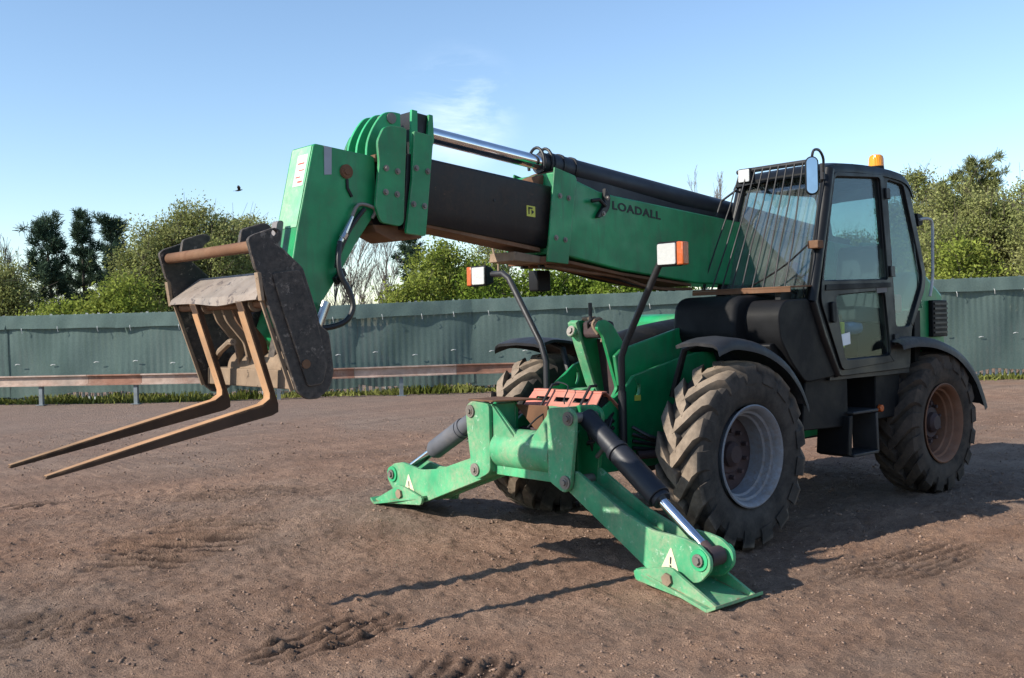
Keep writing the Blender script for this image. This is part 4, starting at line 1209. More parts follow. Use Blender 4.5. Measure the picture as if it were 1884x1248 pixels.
# salmon guard plate with slots tied over the front frame
gy0, gy1 = -0.33, 0.40
gm = MB()
front = holed([(gy0, 0.955), (gy1, 0.955), (gy1 - 0.02, 1.085), (gy0 + 0.02, 1.085)], [[(c - 0.07, 1.018), (c + 0.07, 1.018), (c + 0.07, 1.048), (c - 0.07, 1.048)] for c in (-0.17, 0.03, 0.22)])
gm.prism(front, 'x', 0.0, 0.012)
gm.map(lambda v: Vector((0.86 - 0.9 * (v.z - 0.955) + v.x, v.y, v.z)))
gm.hexa([(0.70, gy0 + 0.02, 1.0855), (0.755, gy0 + 0.02, 1.0855), (0.755, gy1 - 0.02, 1.0855), (0.70, gy1 - 0.02, 1.0855)], [(0.70, gy0 + 0.02, 1.0975), (0.752, gy0 + 0.02, 1.0975), (0.752, gy1 - 0.02, 1.0975), (0.70, gy1 - 0.02, 1.0975)])
gm.hexa([(0.56, gy0 + 0.02, 0.96), (0.572, gy0 + 0.02, 0.96), (0.572, gy1, 0.96), (0.56, gy1, 0.96)], [(0.69, gy0 + 0.02, 1.085), (0.702, gy0 + 0.02, 1.085), (0.702, gy1 - 0.02, 1.085), (0.69, gy1 - 0.02, 1.085)])
gm.hexa([(0.85, gy0, 0.925), (0.90, gy0, 0.925), (0.90, gy1, 0.925), (0.85, gy1, 0.925)], [(0.86, gy0, 0.954), (0.872, gy0, 0.954), (0.872, gy1, 0.954), (0.86, gy1, 0.954)])
gm.map(lambda v: Vector((v.x, v.y, v.z - 0.03)))
gp_ = P(gm, 'guard_plate', 'salmon_paint', bevel=0.002)
P(MB().hexa([(0.66, gy0 + 0.05, 0.90), (0.80, gy0 + 0.05, 0.90), (0.80, gy1 - 0.05, 0.90), (0.66, gy1 - 0.05, 0.90)], [(0.66, gy0 + 0.05, 1.06), (0.72, gy0 + 0.05, 1.06), (0.72, gy1 - 0.05, 1.06), (0.66, gy1 - 0.05, 1.06)]).map(lambda v: Vector((v.x, v.y, v.z - 0.035))), 'slot_shade', 'black_paint', gp_)  # dark plate added behind the slots to stand for their shade
for yy in (-0.10, 0.28):
    P(MB().tube([(0.70, yy, 1.105), (0.765, yy, 1.102), (0.885, yy + 0.01, 0.965), (0.91, yy + 0.02, 0.93), (0.89, yy + 0.06, 0.86)], 0.011, 6), 'strap', 'rubber_hose', gp_)
P(MB().tube(smooth([(0.72, -0.12, 1.11), (0.78, -0.02, 1.125), (0.80, 0.10, 1.10), (0.86, 0.12, 1.02), (0.87, 0.13, 0.98)]), 0.0045, 6), 'wire', 'rubber_hose', gp_)
P(MB().tube(smooth([(0.93, 0.0, 0.92), (1.0, -0.02, 0.88), (1.05, -0.06, 0.82)]), 0.006, 6), 'wire', 'rubber_hose', gp_)

rc = random.Random(11)
for k in range(6):
    y0 = 0.30 + 0.04 * k % 0.12
    pts = [(0.62 + rc.uniform(-.05, .05), 0.33 + rc.uniform(-.03, .06), 0.86 + rc.uniform(-.06, .06)), (0.80, 0.40 + rc.uniform(-.04, .08), 0.78 + rc.uniform(-.06, .08)), (0.92, 0.44 + rc.uniform(-.03, .06), 0.72 + rc.uniform(-.08, .08)), (0.98, 0.47, 0.80 + rc.uniform(-.06, .1))]
    P(MB().tube(smooth(pts, 4), 0.013, 8), 'hydraulic_hose', 'rubber_hose')
for k in range(4):
    pts = [(0.45, 0.38, 0.80 - 0.05 * k), (0.35 - 0.05 * k, 0.50, 0.72 - 0.03 * k), (0.15, 0.56, 0.70), (0.02, 0.50, 0.72)]
    P(MB().tube(smooth(pts, 4), 0.014, 8), 'hydraulic_hose', 'rubber_hose')
P(MB().cyl((0.42, 0.40, 0.60), (0.08, 0.60, 0.60), 0.030, n=14), 'steering_rod', 'hub_dark')
P(MB().cyl((0.42, -0.40, 0.60), (0.08, -0.60, 0.60), 0.030, n=14), 'steering_rod', 'hub_dark')
# ---- stalk lamps ----------------------------------------------------------
def stalk(s):
    x = 0.58
    if s > 0:
        path = [(x, 0.41, 0.70), (x, 0.41, 1.30), (x, 0.455, 1.40), (x, 0.755, 1.90), (x, 0.80, 1.96)]
        yc = 0.90; z = 1.985
    else:
        path = [(x, -0.36, 0.75), (x, -0.355, 1.26), (x, -0.41, 1.40), (x, -0.76, 1.90), (x, -0.83, 1.945), (x, -0.96, 1.945)]
        yc = -1.085; z = 1.935
    st = P(MB().tube(path, 0.024, 12).cyl((x, path[0][1], 0.70), (x, path[0][1], 1.06), 0.030, n=14), 'lamp_stalk', 'stalk_black')
    hw = 0.105; hh = 0.085
    hd = MB().hexa([(x - 0.06, yc - hw * 0.7, z - hh * 0.7), (x + 0.05, yc - hw, z - hh), (x + 0.05, yc + hw, z - hh), (x - 0.06, yc + hw * 0.7, z - hh * 0.7)],
                   [(x - 0.06, yc - hw * 0.7, z + hh * 0.7), (x + 0.05, yc - hw, z + hh), (x + 0.05, yc + hw, z + hh), (x - 0.06, yc + hw * 0.7, z + hh * 0.7)])
    h = P(hd, 'lamp_housing', 'black_plastic', st, bevel=0.01)
    iy = yc - 0.018 * s
    P(MB().prism(rrect(iy - 0.078, iy + 0.078, z - 0.07, z + 0.07, 0.012), 'x', x + 0.0505, x + 0.062), 'headlight_lens', 'lens_clear', st, bevel=0.004)
    oy = yc + 0.096 * s
    P(MB().hexa([(x - 0.005, oy - 0.026, z - 0.078), (x + 0.064, oy - 0.026, z - 0.078), (x + 0.058, oy + 0.024, z - 0.074), (x - 0.005, oy + 0.024, z - 0.074)],
                [(x - 0.005, oy - 0.026, z + 0.078), (x + 0.064, oy - 0.026, z + 0.078), (x + 0.058, oy + 0.024, z + 0.074), (x - 0.005, oy + 0.024, z + 0.074)]), 'indicator_lens', 'lens_orange', st, bevel=0.008)
    if s < 0:
        P(MB().tube([(x, -0.88, 1.955), (x, -0.88, 2.06), (x, -0.93, 2.10), (x, -0.95, 2.17)], 0.010, 8), 'mirror_stub', 'carriage_tan', st)
stalk(1); stalk(-1)
# small flood lamp hanging under the boom collar
P(MB().prism(rrect(0.70, 0.83, 1.78, 1.93, 0.015), 'y', -0.26, -0.16), 'work_lamp', 'black_plastic', bevel=0.008)

# ---- boom -------------------------------------------------------------------
def slab(poly, y0, y1): return MB().prism(poly, 'y', y0, y1)
bo = P(slab([(0.985, 2.585), (0.80, 2.545), (0.55, 2.478), (0.40, 2.458), (-0.62, 2.374), (-3.05, 2.18), (-3.12, 2.05), (-3.05, 1.78), (-0.54, 1.83), (0.32, 1.918), (0.87, 2.008), (1.0, 2.025)], -0.20, 0.20), 'boom_outer', 'green_paint', bevel=0.012, seg=3)
for s in (1, -1):
    P(slab([(0.995, 2.612), (0.80, 2.567), (0.785, 2.54), (0.885, 1.952), (1.085, 1.966)], min(0.201 * s, 0.216 * s), max(0.201 * s, 0.216 * s)), 'boom_collar', 'green_paint', bo, bevel=0.004)
    for (x, z) in ((0.953, 2.418), (0.87, 2.408), (0.998, 2.13), (0.911, 2.118)):
        bolt(bo, (x, 0.2165 * s, z), (0, s, 0), 0.013)
P(MB().box(0.86, 1.075, -0.20, 0.20, 1.955, 2.004), 'collar_foot', 'rust_steel', bo, bevel=0.005)
P(MB().prism([(1.30, 2.035), (0.99, 2.00), (0.99, 1.955), (1.31, 1.972)], 'y', -0.13, 0.13), 'wear_pad_box', 'carriage_tan', bo, bevel=0.006)
P(MB().prism([(0.30, 1.905), (0.86, 1.985), (0.86, 1.965), (0.30, 1.885), (-0.5, 1.81), (-0.5, 1.828)], 'y', -0.17, 0.17), 'boom_underside', 'rust_steel', bo)
# hose clamp bracket on the side
P(slab(smooth([(0.515, 2.50), (0.47, 2.45), (0.478, 2.36), (0.54, 2.30), (0.60, 2.285), (0.575, 2.33), (0.53, 2.38), (0.525, 2.44)], 3), 0.201, 0.235), 'hose_bracket', 'black_paint', bo, bevel=0.005)
P(MB().tube([(0.66, 0.23, 2.40), (0.60, 0.25, 2.41), (0.53, 0.24, 2.37)], 0.014, 7), 'bracket_rod', 'black_paint', bo)
bolt(bo, (0.50, 0.235, 2.43), (0, 1, 0), 0.012); bolt(bo, (0.545, 0.235, 2.315), (0, 1, 0), 0.012)
# lettering on the boom side
cu = bpy.data.curves.new('lettering', 'FONT')
cu.body = 'LOADALL'; cu.size = 0.105; cu.extrude = 0.0008; cu.space_character = 1.12
cu.offset = 0.0035
to = bpy.data.objects.new('lettering_tmp', cu)
lm = bpy.data.meshes.new_from_object(to)
bpy.data.objects.remove(to)
vv = np.empty(len(lm.vertices) * 3, np.float32); lm.vertices.foreach_get('co', vv); vv = vv.reshape(-1, 3)
u = (vv[:, 0] - vv[:, 0].min()) / (vv[:, 0].max() - vv[:, 0].min()); v = (vv[:, 1] - vv[:, 1].min()) / (vv[:, 1].max() - vv[:, 1].min())
out = np.stack([0.416 - 0.53 * u, 0.2012 + (vv[:, 2] - vv[:, 2].min()), 2.356 + 0.062 * v - 0.052 * u], -1)
lm.vertices.foreach_set('co', out.astype(np.float32).ravel())
lm.materials.clear()
link('lettering', lm, 'print_black', bo)

# pipes under the boom
for k, yy in enumerate((-0.12, -0.04, 0.06, 0.13)):
    P(MB().tube(smooth([(1.02, yy, 1.945), (0.70, yy, 1.945 - 0.012 * k), (0.30, yy, 1.875), (-0.10, yy, 1.825 - 0.01 * k), (-0.55, yy, 1.79)], 4), 0.012, 7), 'boom_pipe', 'rust_steel' if k % 2 else 'rubber_hose', bo)

# inner section: black box with chamfered lower sides
def inner_sec(x, top, side, bot):
    return [(x, -0.155, top), (x, 0.155, top), (x, 0.165, top - 0.012), (x, 0.165, side), (x, 0.118, bot), (x, -0.118, bot), (x, -0.165, side), (x, -0.165, top - 0.012)]
A_ = inner_sec(0.70, 2.462, 2.150, 2.030); B_ = inner_sec(2.20, 2.607, 2.290, 2.205)
im = MB().add(A_ + B_, [(i, (i + 1) % 8, 8 + (i + 1) % 8, 8 + i) for i in range(8)] + [tuple(range(8))[::-1], tuple(range(8, 16))])
bi = P(im, 'boom_inner', 'boom_black', bevel=0.008)
st_ = MB()
st_.prism([(1.218, 2.344), (1.140, 2.338), (1.140, 2.266), (1.218, 2.272)], 'y', 0.1655, 0.1668)
stk = P(st_, 'sticker', 'sticker_yellow', bi)
P(MB().prism([(1.203, 2.33), (1.193, 2.33), (1.193, 2.285), (1.203, 2.285)], 'y', 0.167, 0.168).prism([(1.203, 2.334), (1.165, 2.330), (1.165, 2.320), (1.203, 2.322)], 'y', 0.167, 0.168).prism([(1.175, 2.316), (1.151, 2.302), (1.175, 2.282)], 'y', 0.167, 0.168), 'print', 'print_black', stk)
P(MB().prism([(2.15, 2.212), (1.05, 2.066), (1.05, 2.040), (2.15, 2.185)], 'y', -0.11, 0.11), 'boom_inner_bottom', 'rust_steel', bi)
P(MB().cyl((1.5, 0.164, 2.36), (1.5, 0.168, 2.36), 0.010, n=10), 'plug', 'print_black', bi)

# head block: collars, fins and mast for the extension ram
pA = round_poly([(2.408, 2.525), (2.418, 2.653), (2.371, 2.742), (2.303, 2.757), (2.204, 2.753), (2.218, 2.541), (2.241, 2.179), (2.27, 2.154), (2.407, 2.171), (2.445, 2.266)], 0.025)
pB = round_poly([(2.166, 2.737), (2.031, 2.721), (2.022, 2.689), (2.095, 2.100), (2.242, 2.111), (2.187, 2.443)], 0.015)
hb = P(MB().prism([(2.20, 2.60), (2.04, 2.60), (2.10, 2.14), (2.24, 2.14)], 'y', -0.18, 0.18), 'boom_head', 'boom_black', bevel=0.006)
for s in (1, -1):
    P(slab(pA, min(s * 0.165, s * 0.188), max(s * 0.165, s * 0.188)), 'head_plate', 'green_paint', hb, bevel=0.003)
    P(slab(pB, min(s * 0.185, s * 0.210), max(s * 0.185, s * 0.210)), 'head_plate', 'green_paint', hb, bevel=0.003)
    for (x, z) in ((2.362, 2.497), (2.28, 2.484), (2.37, 2.354), (2.288, 2.346)): bolt(hb, (x, 0.189 * s, z), (0, s, 0), 0.013)
    for (x, z) in ((2.157, 2.511), (2.071, 2.498), (2.184, 2.291), (2.102, 2.283)): bolt(hb, (x, 0.211 * s, z), (0, s, 0), 0.013)
finp = smooth([(2.425, 2.56), (2.415, 2.66), (2.37, 2.76), (2.30, 2.845), (2.235, 2.865), (2.17, 2.862)], 3) + [(2.165, 2.56)]
for y0 in (-0.155, -0.055, 0.055):
    P(slab(finp, y0, y0 + 0.022), 'fin', 'green_edge', hb, bevel=0.003)
P(MB().cyl((2.24, -0.16, 2.825), (2.24, 0.085, 2.825), 0.034, n=18), 'sheave_pin', 'bolt_steel', hb)
P(MB().box(2.19, 2.40, -0.13, 0.13, 2.54, 2.585), 'head_top_plate', 'rust_steel', hb, bevel=0.004)
P(slab([(2.085, 2.888), (1.952, 2.875), (1.965, 2.58), (2.10, 2.58)], -0.075, 0.075), 'ram_mast', 'black_paint', hb, bevel=0.006)
for y0 in (-0.10, 0.077): P(slab([(2.098, 2.893), (2.055, 2.889), (2.06, 2.58), (2.115, 2.58)], y0, y0 + 0.022), 'mast_plate', 'green_edge', hb, bevel=0.003)
for y0 in (-0.10, 0.077): P(slab([(1.965, 2.878), (1.935, 2.875), (1.93, 2.72), (1.97, 2.58), (2.0, 2.58)], y0, y0 + 0.022), 'mast_plate', 'green_paint', hb, bevel=0.003)
P(slab([(2.42, 2.165), (2.40, 2.12), (2.28, 2.07), (2.06, 2.095), (2.06, 2.16), (2.25, 2.168)], -0.12, 0.12), 'head_wear_box', 'rust_steel', hb, bevel=0.006)
P(slab([(2.46, 2.24), (2.40, 2.15), (2.20, 2.165), (2.20, 2.28)], -0.10, 0.10), 'third_stage', 'boom_black', hb, bevel=0.006)
P(MB().box(2.18, 2.46, -0.10, 0.10, 2.24, 2.55), 'third_stage', 'boom_black', hb, bevel=0.01)

# extension ram above the boom
P(MB().cyl((1.965, 0, 2.779), (0.90, 0, 2.668), 0.051, n=28), 'extension_rod', 'chrome')
eb = P(MB().cyl((0.94, 0, 2.672), (0.80, 0, 2.660), 0.076, n=28).cyl((0.86, 0, 2.664), (-2.6, 0, 2.290), 0.088, 0.088, n=28), 'extension_barrel', 'ram_black', bevel=0.006)
P(MB().cyl((0.78, 0, 2.656), (0.755, 0, 2.653), 0.095, n=28).cyl((0.66, 0, 2.644), (0.635, 0, 2.641), 0.095, n=28), 'barrel_clamp', 'black_paint', eb)
hp = []
for i in range(15):
    a = math.pi * (-0.12 + 1.24 * i / 14)
    hp.append((0.93 + 0.012 * math.cos(a), 0.078 * math.cos(a) * 1.05, 2.665 + 0.11 * math.sin(a)))
hoop = MB()
for xo in (0.0,):
    hoop.tube([(0.885, q[1], q[2]) for q in hp], 0.011, 8)
    hoop.tube([(0.965, q[1], q[2]) for q in hp], 0.011, 8)
P(hoop, 'barrel_hoop', 'black_paint', eb)
P(slab([(1.03, 2.56), (0.93, 2.60), (0.86, 2.62), (0.84, 2.52), (1.03, 2.50)], -0.09, 0.09), 'barrel_saddle', 'rust_steel', eb, bevel=0.01)
P(slab([(0.80, 2.60), (0.35, 2.47), (-0.5, 2.385), (-3.0, 2.19), (-3.0, 2.27), (-0.5, 2.45), (0.35, 2.56)], -0.075, 0.075), 'barrel_saddle', 'ram_black', eb)

# nose
np_ = [(2.814, 2.612), (2.40, 2.572), (2.393, 2.306), (2.423, 2.207), (2.55, 2.041), (2.667, 1.863), (2.80, 1.68), (2.90, 1.50), (3.02, 1.42), (3.10, 1.50), (3.02, 1.72), (2.962, 1.973), (2.932, 2.121)]
no_ = P(slab(round_poly(np_, 0.02), -0.125, 0.125), 'boom_nose', 'green_paint', bevel=0.006)
fx = lambda z: 2.814 + (2.612 - z) * (2.932 - 2.814) / (2.612 - 2.121)
def fquad(z0, z1, y0, y1, t=0.003):
    return MB().hexa([(fx(z0) + 0.002, y0, z0), (fx(z0) + t, y0, z0), (fx(z0) + t, y1, z0), (fx(z0) + 0.002, y1, z0)],
                     [(fx(z1) + 0.002, y0, z1), (fx(z1) + t, y0, z1), (fx(z1) + t, y1, z1), (fx(z1) + 0.002, y1, z1)])
P(fquad(2.13, 2.60, -0.105, 0.112, 0.0035), 'front_lit_sheet', 'green_lit', no_)  # paler green over the nose front, its sunlit tone painted in
sk = P(fquad(2.37, 2.555, -0.02, 0.095, 0.0055), 'sticker', 'sticker_white', no_)
for z0, z1, y0, y1 in ((2.50, 2.508, 0.0, 0.07), (2.46, 2.466, 0.02, 0.08), (2.42, 2.427, 0.0, 0.05), (2.39, 2.40, 0.03, 0.08)):
    mbq = fquad(z0, z1, y0, y1, 0.0068); P(mbq, 'print', 'red_plastic', sk)
P(slab([(2.748, 2.602), (2.697, 2.598), (2.703, 2.441), (2.751, 2.436)], 0.1255, 0.1285), 'tape_strip', 'tape_grey', no_)
pn = P(MB().cyl((2.604, -0.14, 2.465), (2.604, 0.137, 2.465), 0.042, n=24), 'nose_pin', 'rust_steel', no_)
bolt(pn, (2.604, 0.137, 2.465), (0, 1, 0), 0.024, 0.012, 'rust_steel')
P(MB().tube([(2.60, 0.129, 2.42), (2.60, 0.131, 2.37), (2.57, 0.129, 2.32)], 0.010, 6), 'weld_bracket', 'black_paint', no_)
P(MB().prism(round_poly([(2.965, 2.17), (3.005, 2.17), (3.06, 1.90), (3.02, 1.85)], 0.02), 'y', -0.03, 0.03), 'front_bar', 'grey_plate', no_)
# pipe and hose on the nose side
P(MB().tube(smooth([(2.44, 0.14, 2.20), (2.425, 0.155, 2.235), (2.445, 0.16, 2.262), (2.545, 0.16, 2.272), (2.60, 0.16, 2.18)]), 0.011, 8), 'steel_pipe', 'bolt_steel', no_)
P(MB().tube([(2.59, 0.16, 2.20), (2.64, 0.16, 2.11), (2.69, 0.165, 2.03)], [0.012, 0.019, 0.016], 10).cyl((2.645, 0.162, 2.10), (2.665, 0.163, 2.07), 0.024, n=8), 'hose_fitting', 'chrome_dull', no_)
P(MB().tube(smooth([(2.68, 0.165, 2.05), (2.705, 0.18, 1.96), (2.70, 0.19, 1.86), (2.655, 0.21, 1.76), (2.64, 0.22, 1.67), (2.69, 0.22, 1.59), (2.80, 0.20, 1.555), (2.92, 0.17, 1.56)], 5), 0.017, 10), 'hydraulic_hose', 'rubber_hose', no_)
P(MB().tube(smooth([(2.50, 0.155, 2.25), (2.60, 0.15, 2.13), (2.68, 0.15, 1.98), (2.70, 0.15, 1.90)], 4), 0.014, 8), 'hydraulic_hose', 'rubber_hose', no_)
P(slab([(2.66, 1.90), (2.64, 1.86), (2.70, 1.80), (2.72, 1.84)], 0.127, 0.17), 'hose_clip', 'black_paint', no_, bevel=0.004)

# ---- fork carriage --------------------------------------------------------------
cp = [(3.465, 2.007), (3.437, 2.031), (3.312, 2.074), (3.276, 2.058), (3.278, 2.012), (3.300, 1.99), (3.254, 1.955), (3.156, 1.870), (3.084, 1.656), (3.061, 1.568), (3.012, 1.535), (3.002, 1.470), (2.986, 1.320), (3.016, 1.232), (3.083, 1.184), (3.152, 1.184), (3.209, 1.228), (3.365, 1.692), (3.406, 1.842), (3.425, 1.858)]
hole = lambda cx, cz, r: [(cx + r * math.cos(2 * math.pi * i / 10), cz + r * math.sin(2 * math.pi * i / 10)) for i in range(10)]
cph = holed(round_poly(cp, 0.014, 2), [hole(3.315, 2.045, 0.016)])
ca = P(MB().box(3.09, 3.19, -0.535, 0.535, 1.235, 1.335), 'fork_carriage', 'carriage_tan', bevel=0.006)
for s in (1, -1):
    P(slab(cph, min(s * 0.536, s * 0.562), max(s * 0.536, s * 0.562)), 'side_plate', 'carriage_black', ca, bevel=0.003)
    # stepped reinforcing plates
    rp1 = [(3.205, 1.240), (3.350, 1.680), (3.318, 1.690), (3.155, 1.20)]
    P(slab([(3.232, 1.228), (3.39, 1.70), (3.372, 1.70), (3.212, 1.236)], min(s * 0.522, s * 0.5355), max(s * 0.522, s * 0.5355)), 'edge_bar', 'carriage_tan', ca, bevel=0.002)
    P(slab([(3.422, 1.842), (3.402, 1.70), (3.385, 1.70), (3.40, 1.842)], min(s * 0.535, s * 0.572), max(s * 0.535, s * 0.572)), 'edge_bar', 'carriage_tan', ca, bevel=0.002)
    P(slab(round_poly([(3.18, 1.86), (3.09, 1.62), (3.03, 1.36), (3.06, 1.26), (3.15, 1.25), (3.30, 1.70), (3.34, 1.84)], 0.02), min(s * 0.5625, s * 0.572), max(s * 0.5625, s * 0.572)), 'side_doubler', 'carriage_black', ca, bevel=0.003)
    P(MB().cyl((3.16, s * 0.560, 1.37), (3.16, s * 0.580, 1.37), 0.024, n=16), 'shaft_end', 'rust_steel', ca)
    # hooked ears on the top tube
    y0 = 0.36 * s
    ep = round_poly([(3.40, 2.075), (3.275, 2.115), (3.235, 2.105), (3.23, 2.075), (3.262, 2.06), (3.28, 2.04), (3.30, 1.96), (3.38, 1.945), (3.42, 1.97)], 0.015, 2)
    P(slab(ep, y0 - 0.013, y0 + 0.013), 'ear', 'carriage_black', ca, bevel=0.003)
P(MB().cyl((3.405, -0.55, 1.978), (3.405, 0.55, 1.978), 0.030, n=20), 'top_tube', 'rust_steel', ca)
cv = MB()
prof = [(3.225, 1.862), (3.40, 1.722), (3.412, 1.700)]
nyc = 12
vs = []; fs = []
for i in range(nyc + 1):
    y = -0.53 + 1.06 * i / nyc
    dip = -0.022 * math.exp(-((y - 0.10) / 0.22) ** 2)
    for x, z in ((3.225, 1.862), (3.31, 1.802), (3.402, 1.735), (3.414, 1.708 + dip)): vs.append((x, y, z))
    for x, z in ((3.225, 1.848), (3.31, 1.788), (3.390, 1.725), (3.402, 1.705 + dip)): vs.append((x, y, z))
for i in range(nyc):
    a = i * 8; c = a + 8
    for j in range(3):
        fs.append((a + j, a + j + 1, c + j + 1, c + j)); fs.append((a + 4 + j, c + 4 + j, c + 5 + j, a + 5 + j))
    fs.append((a, c, c + 4, a + 4)); fs.append((a + 3, a + 7, c + 7, c + 3))
fs += [(0, 4, 5, 1), (1, 5, 6, 2), (2, 6, 7, 3)]
e = nyc * 8
fs += [(e, e + 1, e + 5, e + 4), (e + 1, e + 2, e + 6, e + 5), (e + 2, e + 3, e + 7, e + 6)]
cv.add(vs, fs)
P(cv, 'cover_plate', 'cover_steel', ca)
P(MB().cyl((3.335, -0.535, 1.690), (3.335, 0.535, 1.690), 0.024, n=16), 'fork_shaft', 'rust_steel', ca)
# curved dirty casing and clutter between the plates
P(MB().cyl((3.075, -0.30, 1.335), (3.075, 0.34, 1.335), 0.10, n=28).cyl((3.075, 0.34, 1.335), (3.10, 0.44, 1.36), 0.055, n=18), 'lower_casing', 'carriage_tan', ca, bevel=0.006)
for y0 in (-0.17, -0.05, 0.07):
    P(slab(round_poly([(3.30, 1.70), (3.34, 1.70), (3.30, 1.60), (3.20, 1.48), (3.17, 1.34), (3.10, 1.34), (3.13, 1.50)], 0.02), y0, y0 + 0.022), 'tilt_lug', 'carriage_tan' if y0 < 0 else 'rust_steel', ca, bevel=0.003)
P(MB().cyl((3.14, 0.34, 1.375), (3.14, 0.53, 1.375), 0.030, n=16), 'lock_pin', 'carriage_tan', ca)
P(MB().tube([(3.25, -0.28, 1.40), (3.30, -0.12, 1.44), (3.33, 0.06, 1.49), (3.34, 0.12, 1.49)], 0.018, 8), 'lock_lever', 'carriage_tan', ca)
P(slab([(3.02, 1.72), (2.93, 1.50), (2.98, 1.32), (3.16, 1.26), (3.15, 1.40), (3.10, 1.62)], -0.21, -0.14), 'tilt_bracket', 'carriage_black', ca, bevel=0.006)
P(slab([(3.02, 1.72), (2.93, 1.50), (2.98, 1.32), (3.16, 1.26), (3.15, 1.40), (3.10, 1.62)], 0.14, 0.21), 'tilt_bracket', 'carriage_black', ca, bevel=0.006)
P(MB().cyl((2.80, 0.19, 1.70), (2.93, 0.19, 1.40), 0.03, n=14), 'tilt_ram', 'chrome_dull', ca)
P(MB().box(2.99, 3.05, -0.53, 0.53, 1.30, 1.42), 'rear_beam', 'carriage_black', ca, bevel=0.006)
P(MB().box(3.16, 3.22, -0.53, 0.53, 1.80, 1.86), 'upper_beam', 'carriage_black', ca, bevel=0.006)
# forks
fkp = [(3.415, 1.705), (3.370, 1.705), (3.362, 1.660), (3.214, 1.158), (3.214, 1.115), (3.252, 1.098), (4.385, 0.892), (4.40, 0.896), (4.39, 0.905), (3.95, 1.010), (3.305, 1.157), (3.262, 1.185), (3.260, 1.215), (3.395, 1.650)]
for yc in (0.335, -0.225):
    f = P(slab(fkp, -0.036, 0.036).map(lambda v: Vector((v.x, yc + v.y * (1.0 if v.x < 4.0 else 1.0 - 0.45 * (v.x - 4.0) / 0.4), v.z))), 'fork', 'fork_shade', bevel=0.004)
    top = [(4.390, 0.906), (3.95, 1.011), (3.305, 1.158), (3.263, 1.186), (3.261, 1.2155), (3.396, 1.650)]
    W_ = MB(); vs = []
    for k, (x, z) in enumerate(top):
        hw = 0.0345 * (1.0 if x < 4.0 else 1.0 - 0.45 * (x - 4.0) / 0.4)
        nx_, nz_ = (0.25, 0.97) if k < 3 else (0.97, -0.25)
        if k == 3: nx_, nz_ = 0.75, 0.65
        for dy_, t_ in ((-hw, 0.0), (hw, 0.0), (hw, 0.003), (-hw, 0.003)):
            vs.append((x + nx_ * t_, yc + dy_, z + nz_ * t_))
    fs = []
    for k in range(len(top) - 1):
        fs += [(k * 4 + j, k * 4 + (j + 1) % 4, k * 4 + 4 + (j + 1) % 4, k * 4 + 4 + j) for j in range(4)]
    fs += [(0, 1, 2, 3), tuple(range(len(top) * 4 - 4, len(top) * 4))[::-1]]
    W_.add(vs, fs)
    P(W_, 'lit_face', 'fork_steel_lit', f)  # thin pale sheet on blade top and shank front, sunlight put into colour
    P(MB().cyl((3.335, yc - 0.05, 1.69), (3.335, yc + 0.05, 1.69), 0.043, n=20), 'fork_eye', 'carriage_tan', f)

# ---- cab ------------------------------------------------------------------------------
def lean(v, base=1.02):
    return Vector((v.x, v.y + base - 0.075 * (v.z - 1.1) / 1.6, v.z))
side = [(-0.86, 1.665), (-1.10, 2.40), (-1.20, 2.685), (-1.35, 2.735), (-2.36, 2.735), (-2.47, 2.64), (-2.675, 1.88), (-2.64, 1.76), (-2.37, 1.42), (-2.30, 1.10), (-1.22, 1.085), (-1.02, 1.40)]
w_up = round_poly([(-1.045, 1.825), (-1.295, 2.625), (-1.96, 2.665), (-1.995, 1.845)], 0.035)
w_lo = round_poly([(-1.20, 1.705), (-1.925, 1.745), (-1.965, 1.225), (-1.285, 1.215)], 0.05)
w_re = round_poly([(-2.105, 2.665), (-2.37, 2.64), (-2.605, 1.885), (-2.575, 1.78), (-2.335, 1.45), (-2.115, 1.45)], 0.04)
cab = P(slab(holed(round_poly(side, 0.03), [w_up, w_lo, w_re]), -0.045, 0.0).map(lean), 'cab', 'cab_black', bevel=0.006)
def inset(poly, d):
    c = Vector((sum(p[0] for p in poly) / len(poly), sum(p[1] for p in poly) / len(poly)))
    return [tuple(Vector(p) + (Vector(p) - c).normalized() * d) for p in poly]
for wp, gm_ in ((w_up, 'cab_glass'), (w_re, 'cab_glass'), (w_lo, 'lower_glass')):
    P(slab(inset(wp, 0.012), -0.028, -0.022).map(lean), 'window_pane', gm_, cab)
# door edges, hinges and handles stand proud of the frame
door = holed(round_poly([(-0.99, 1.66), (-1.005, 1.785), (-1.275, 2.668), (-2.03, 2.70), (-2.055, 1.80), (-2.06, 1.17), (-1.235, 1.13)], 0.05), [inset(w_up, 0.008), inset(w_lo, 0.008)])
dr = P(slab(door, 0.001, 0.016).map(lean), 'door', 'cab_black', bevel=0.004)
P(slab([(-1.06, 1.79), (-2.03, 1.815), (-2.035, 1.775), (-1.05, 1.745)], 0.0165, 0.024).map(lean), 'door_rail', 'black_plastic', dr, bevel=0.003)
for z in (2.50, 1.86, 1.30): P(slab([(-2.02, z), (-2.085, z), (-2.085, z + 0.09), (-2.02, z + 0.09)], 0.0165, 0.035).map(lean), 'hinge', 'black_paint', dr, bevel=0.004)
P(slab(rrect(-1.16, -1.10, 1.50, 1.66, 0.02), 0.0165, 0.04).map(lean), 'door_handle', 'black_plastic', dr, bevel=0.006)
P(slab([(-1.285, 1.405), (-1.42, 1.422), (-1.42, 1.33), (-1.285, 1.315)], -0.020, -0.017).map(lean), 'paper_notice', 'paper_white', dr)
P(slab([(-1.80, 1.77), (-1.96, 1.775), (-1.96, 1.735), (-1.80, 1.725)], 0.0165, 0.019).map(lean), 'sticker', 'grey_plate', dr)
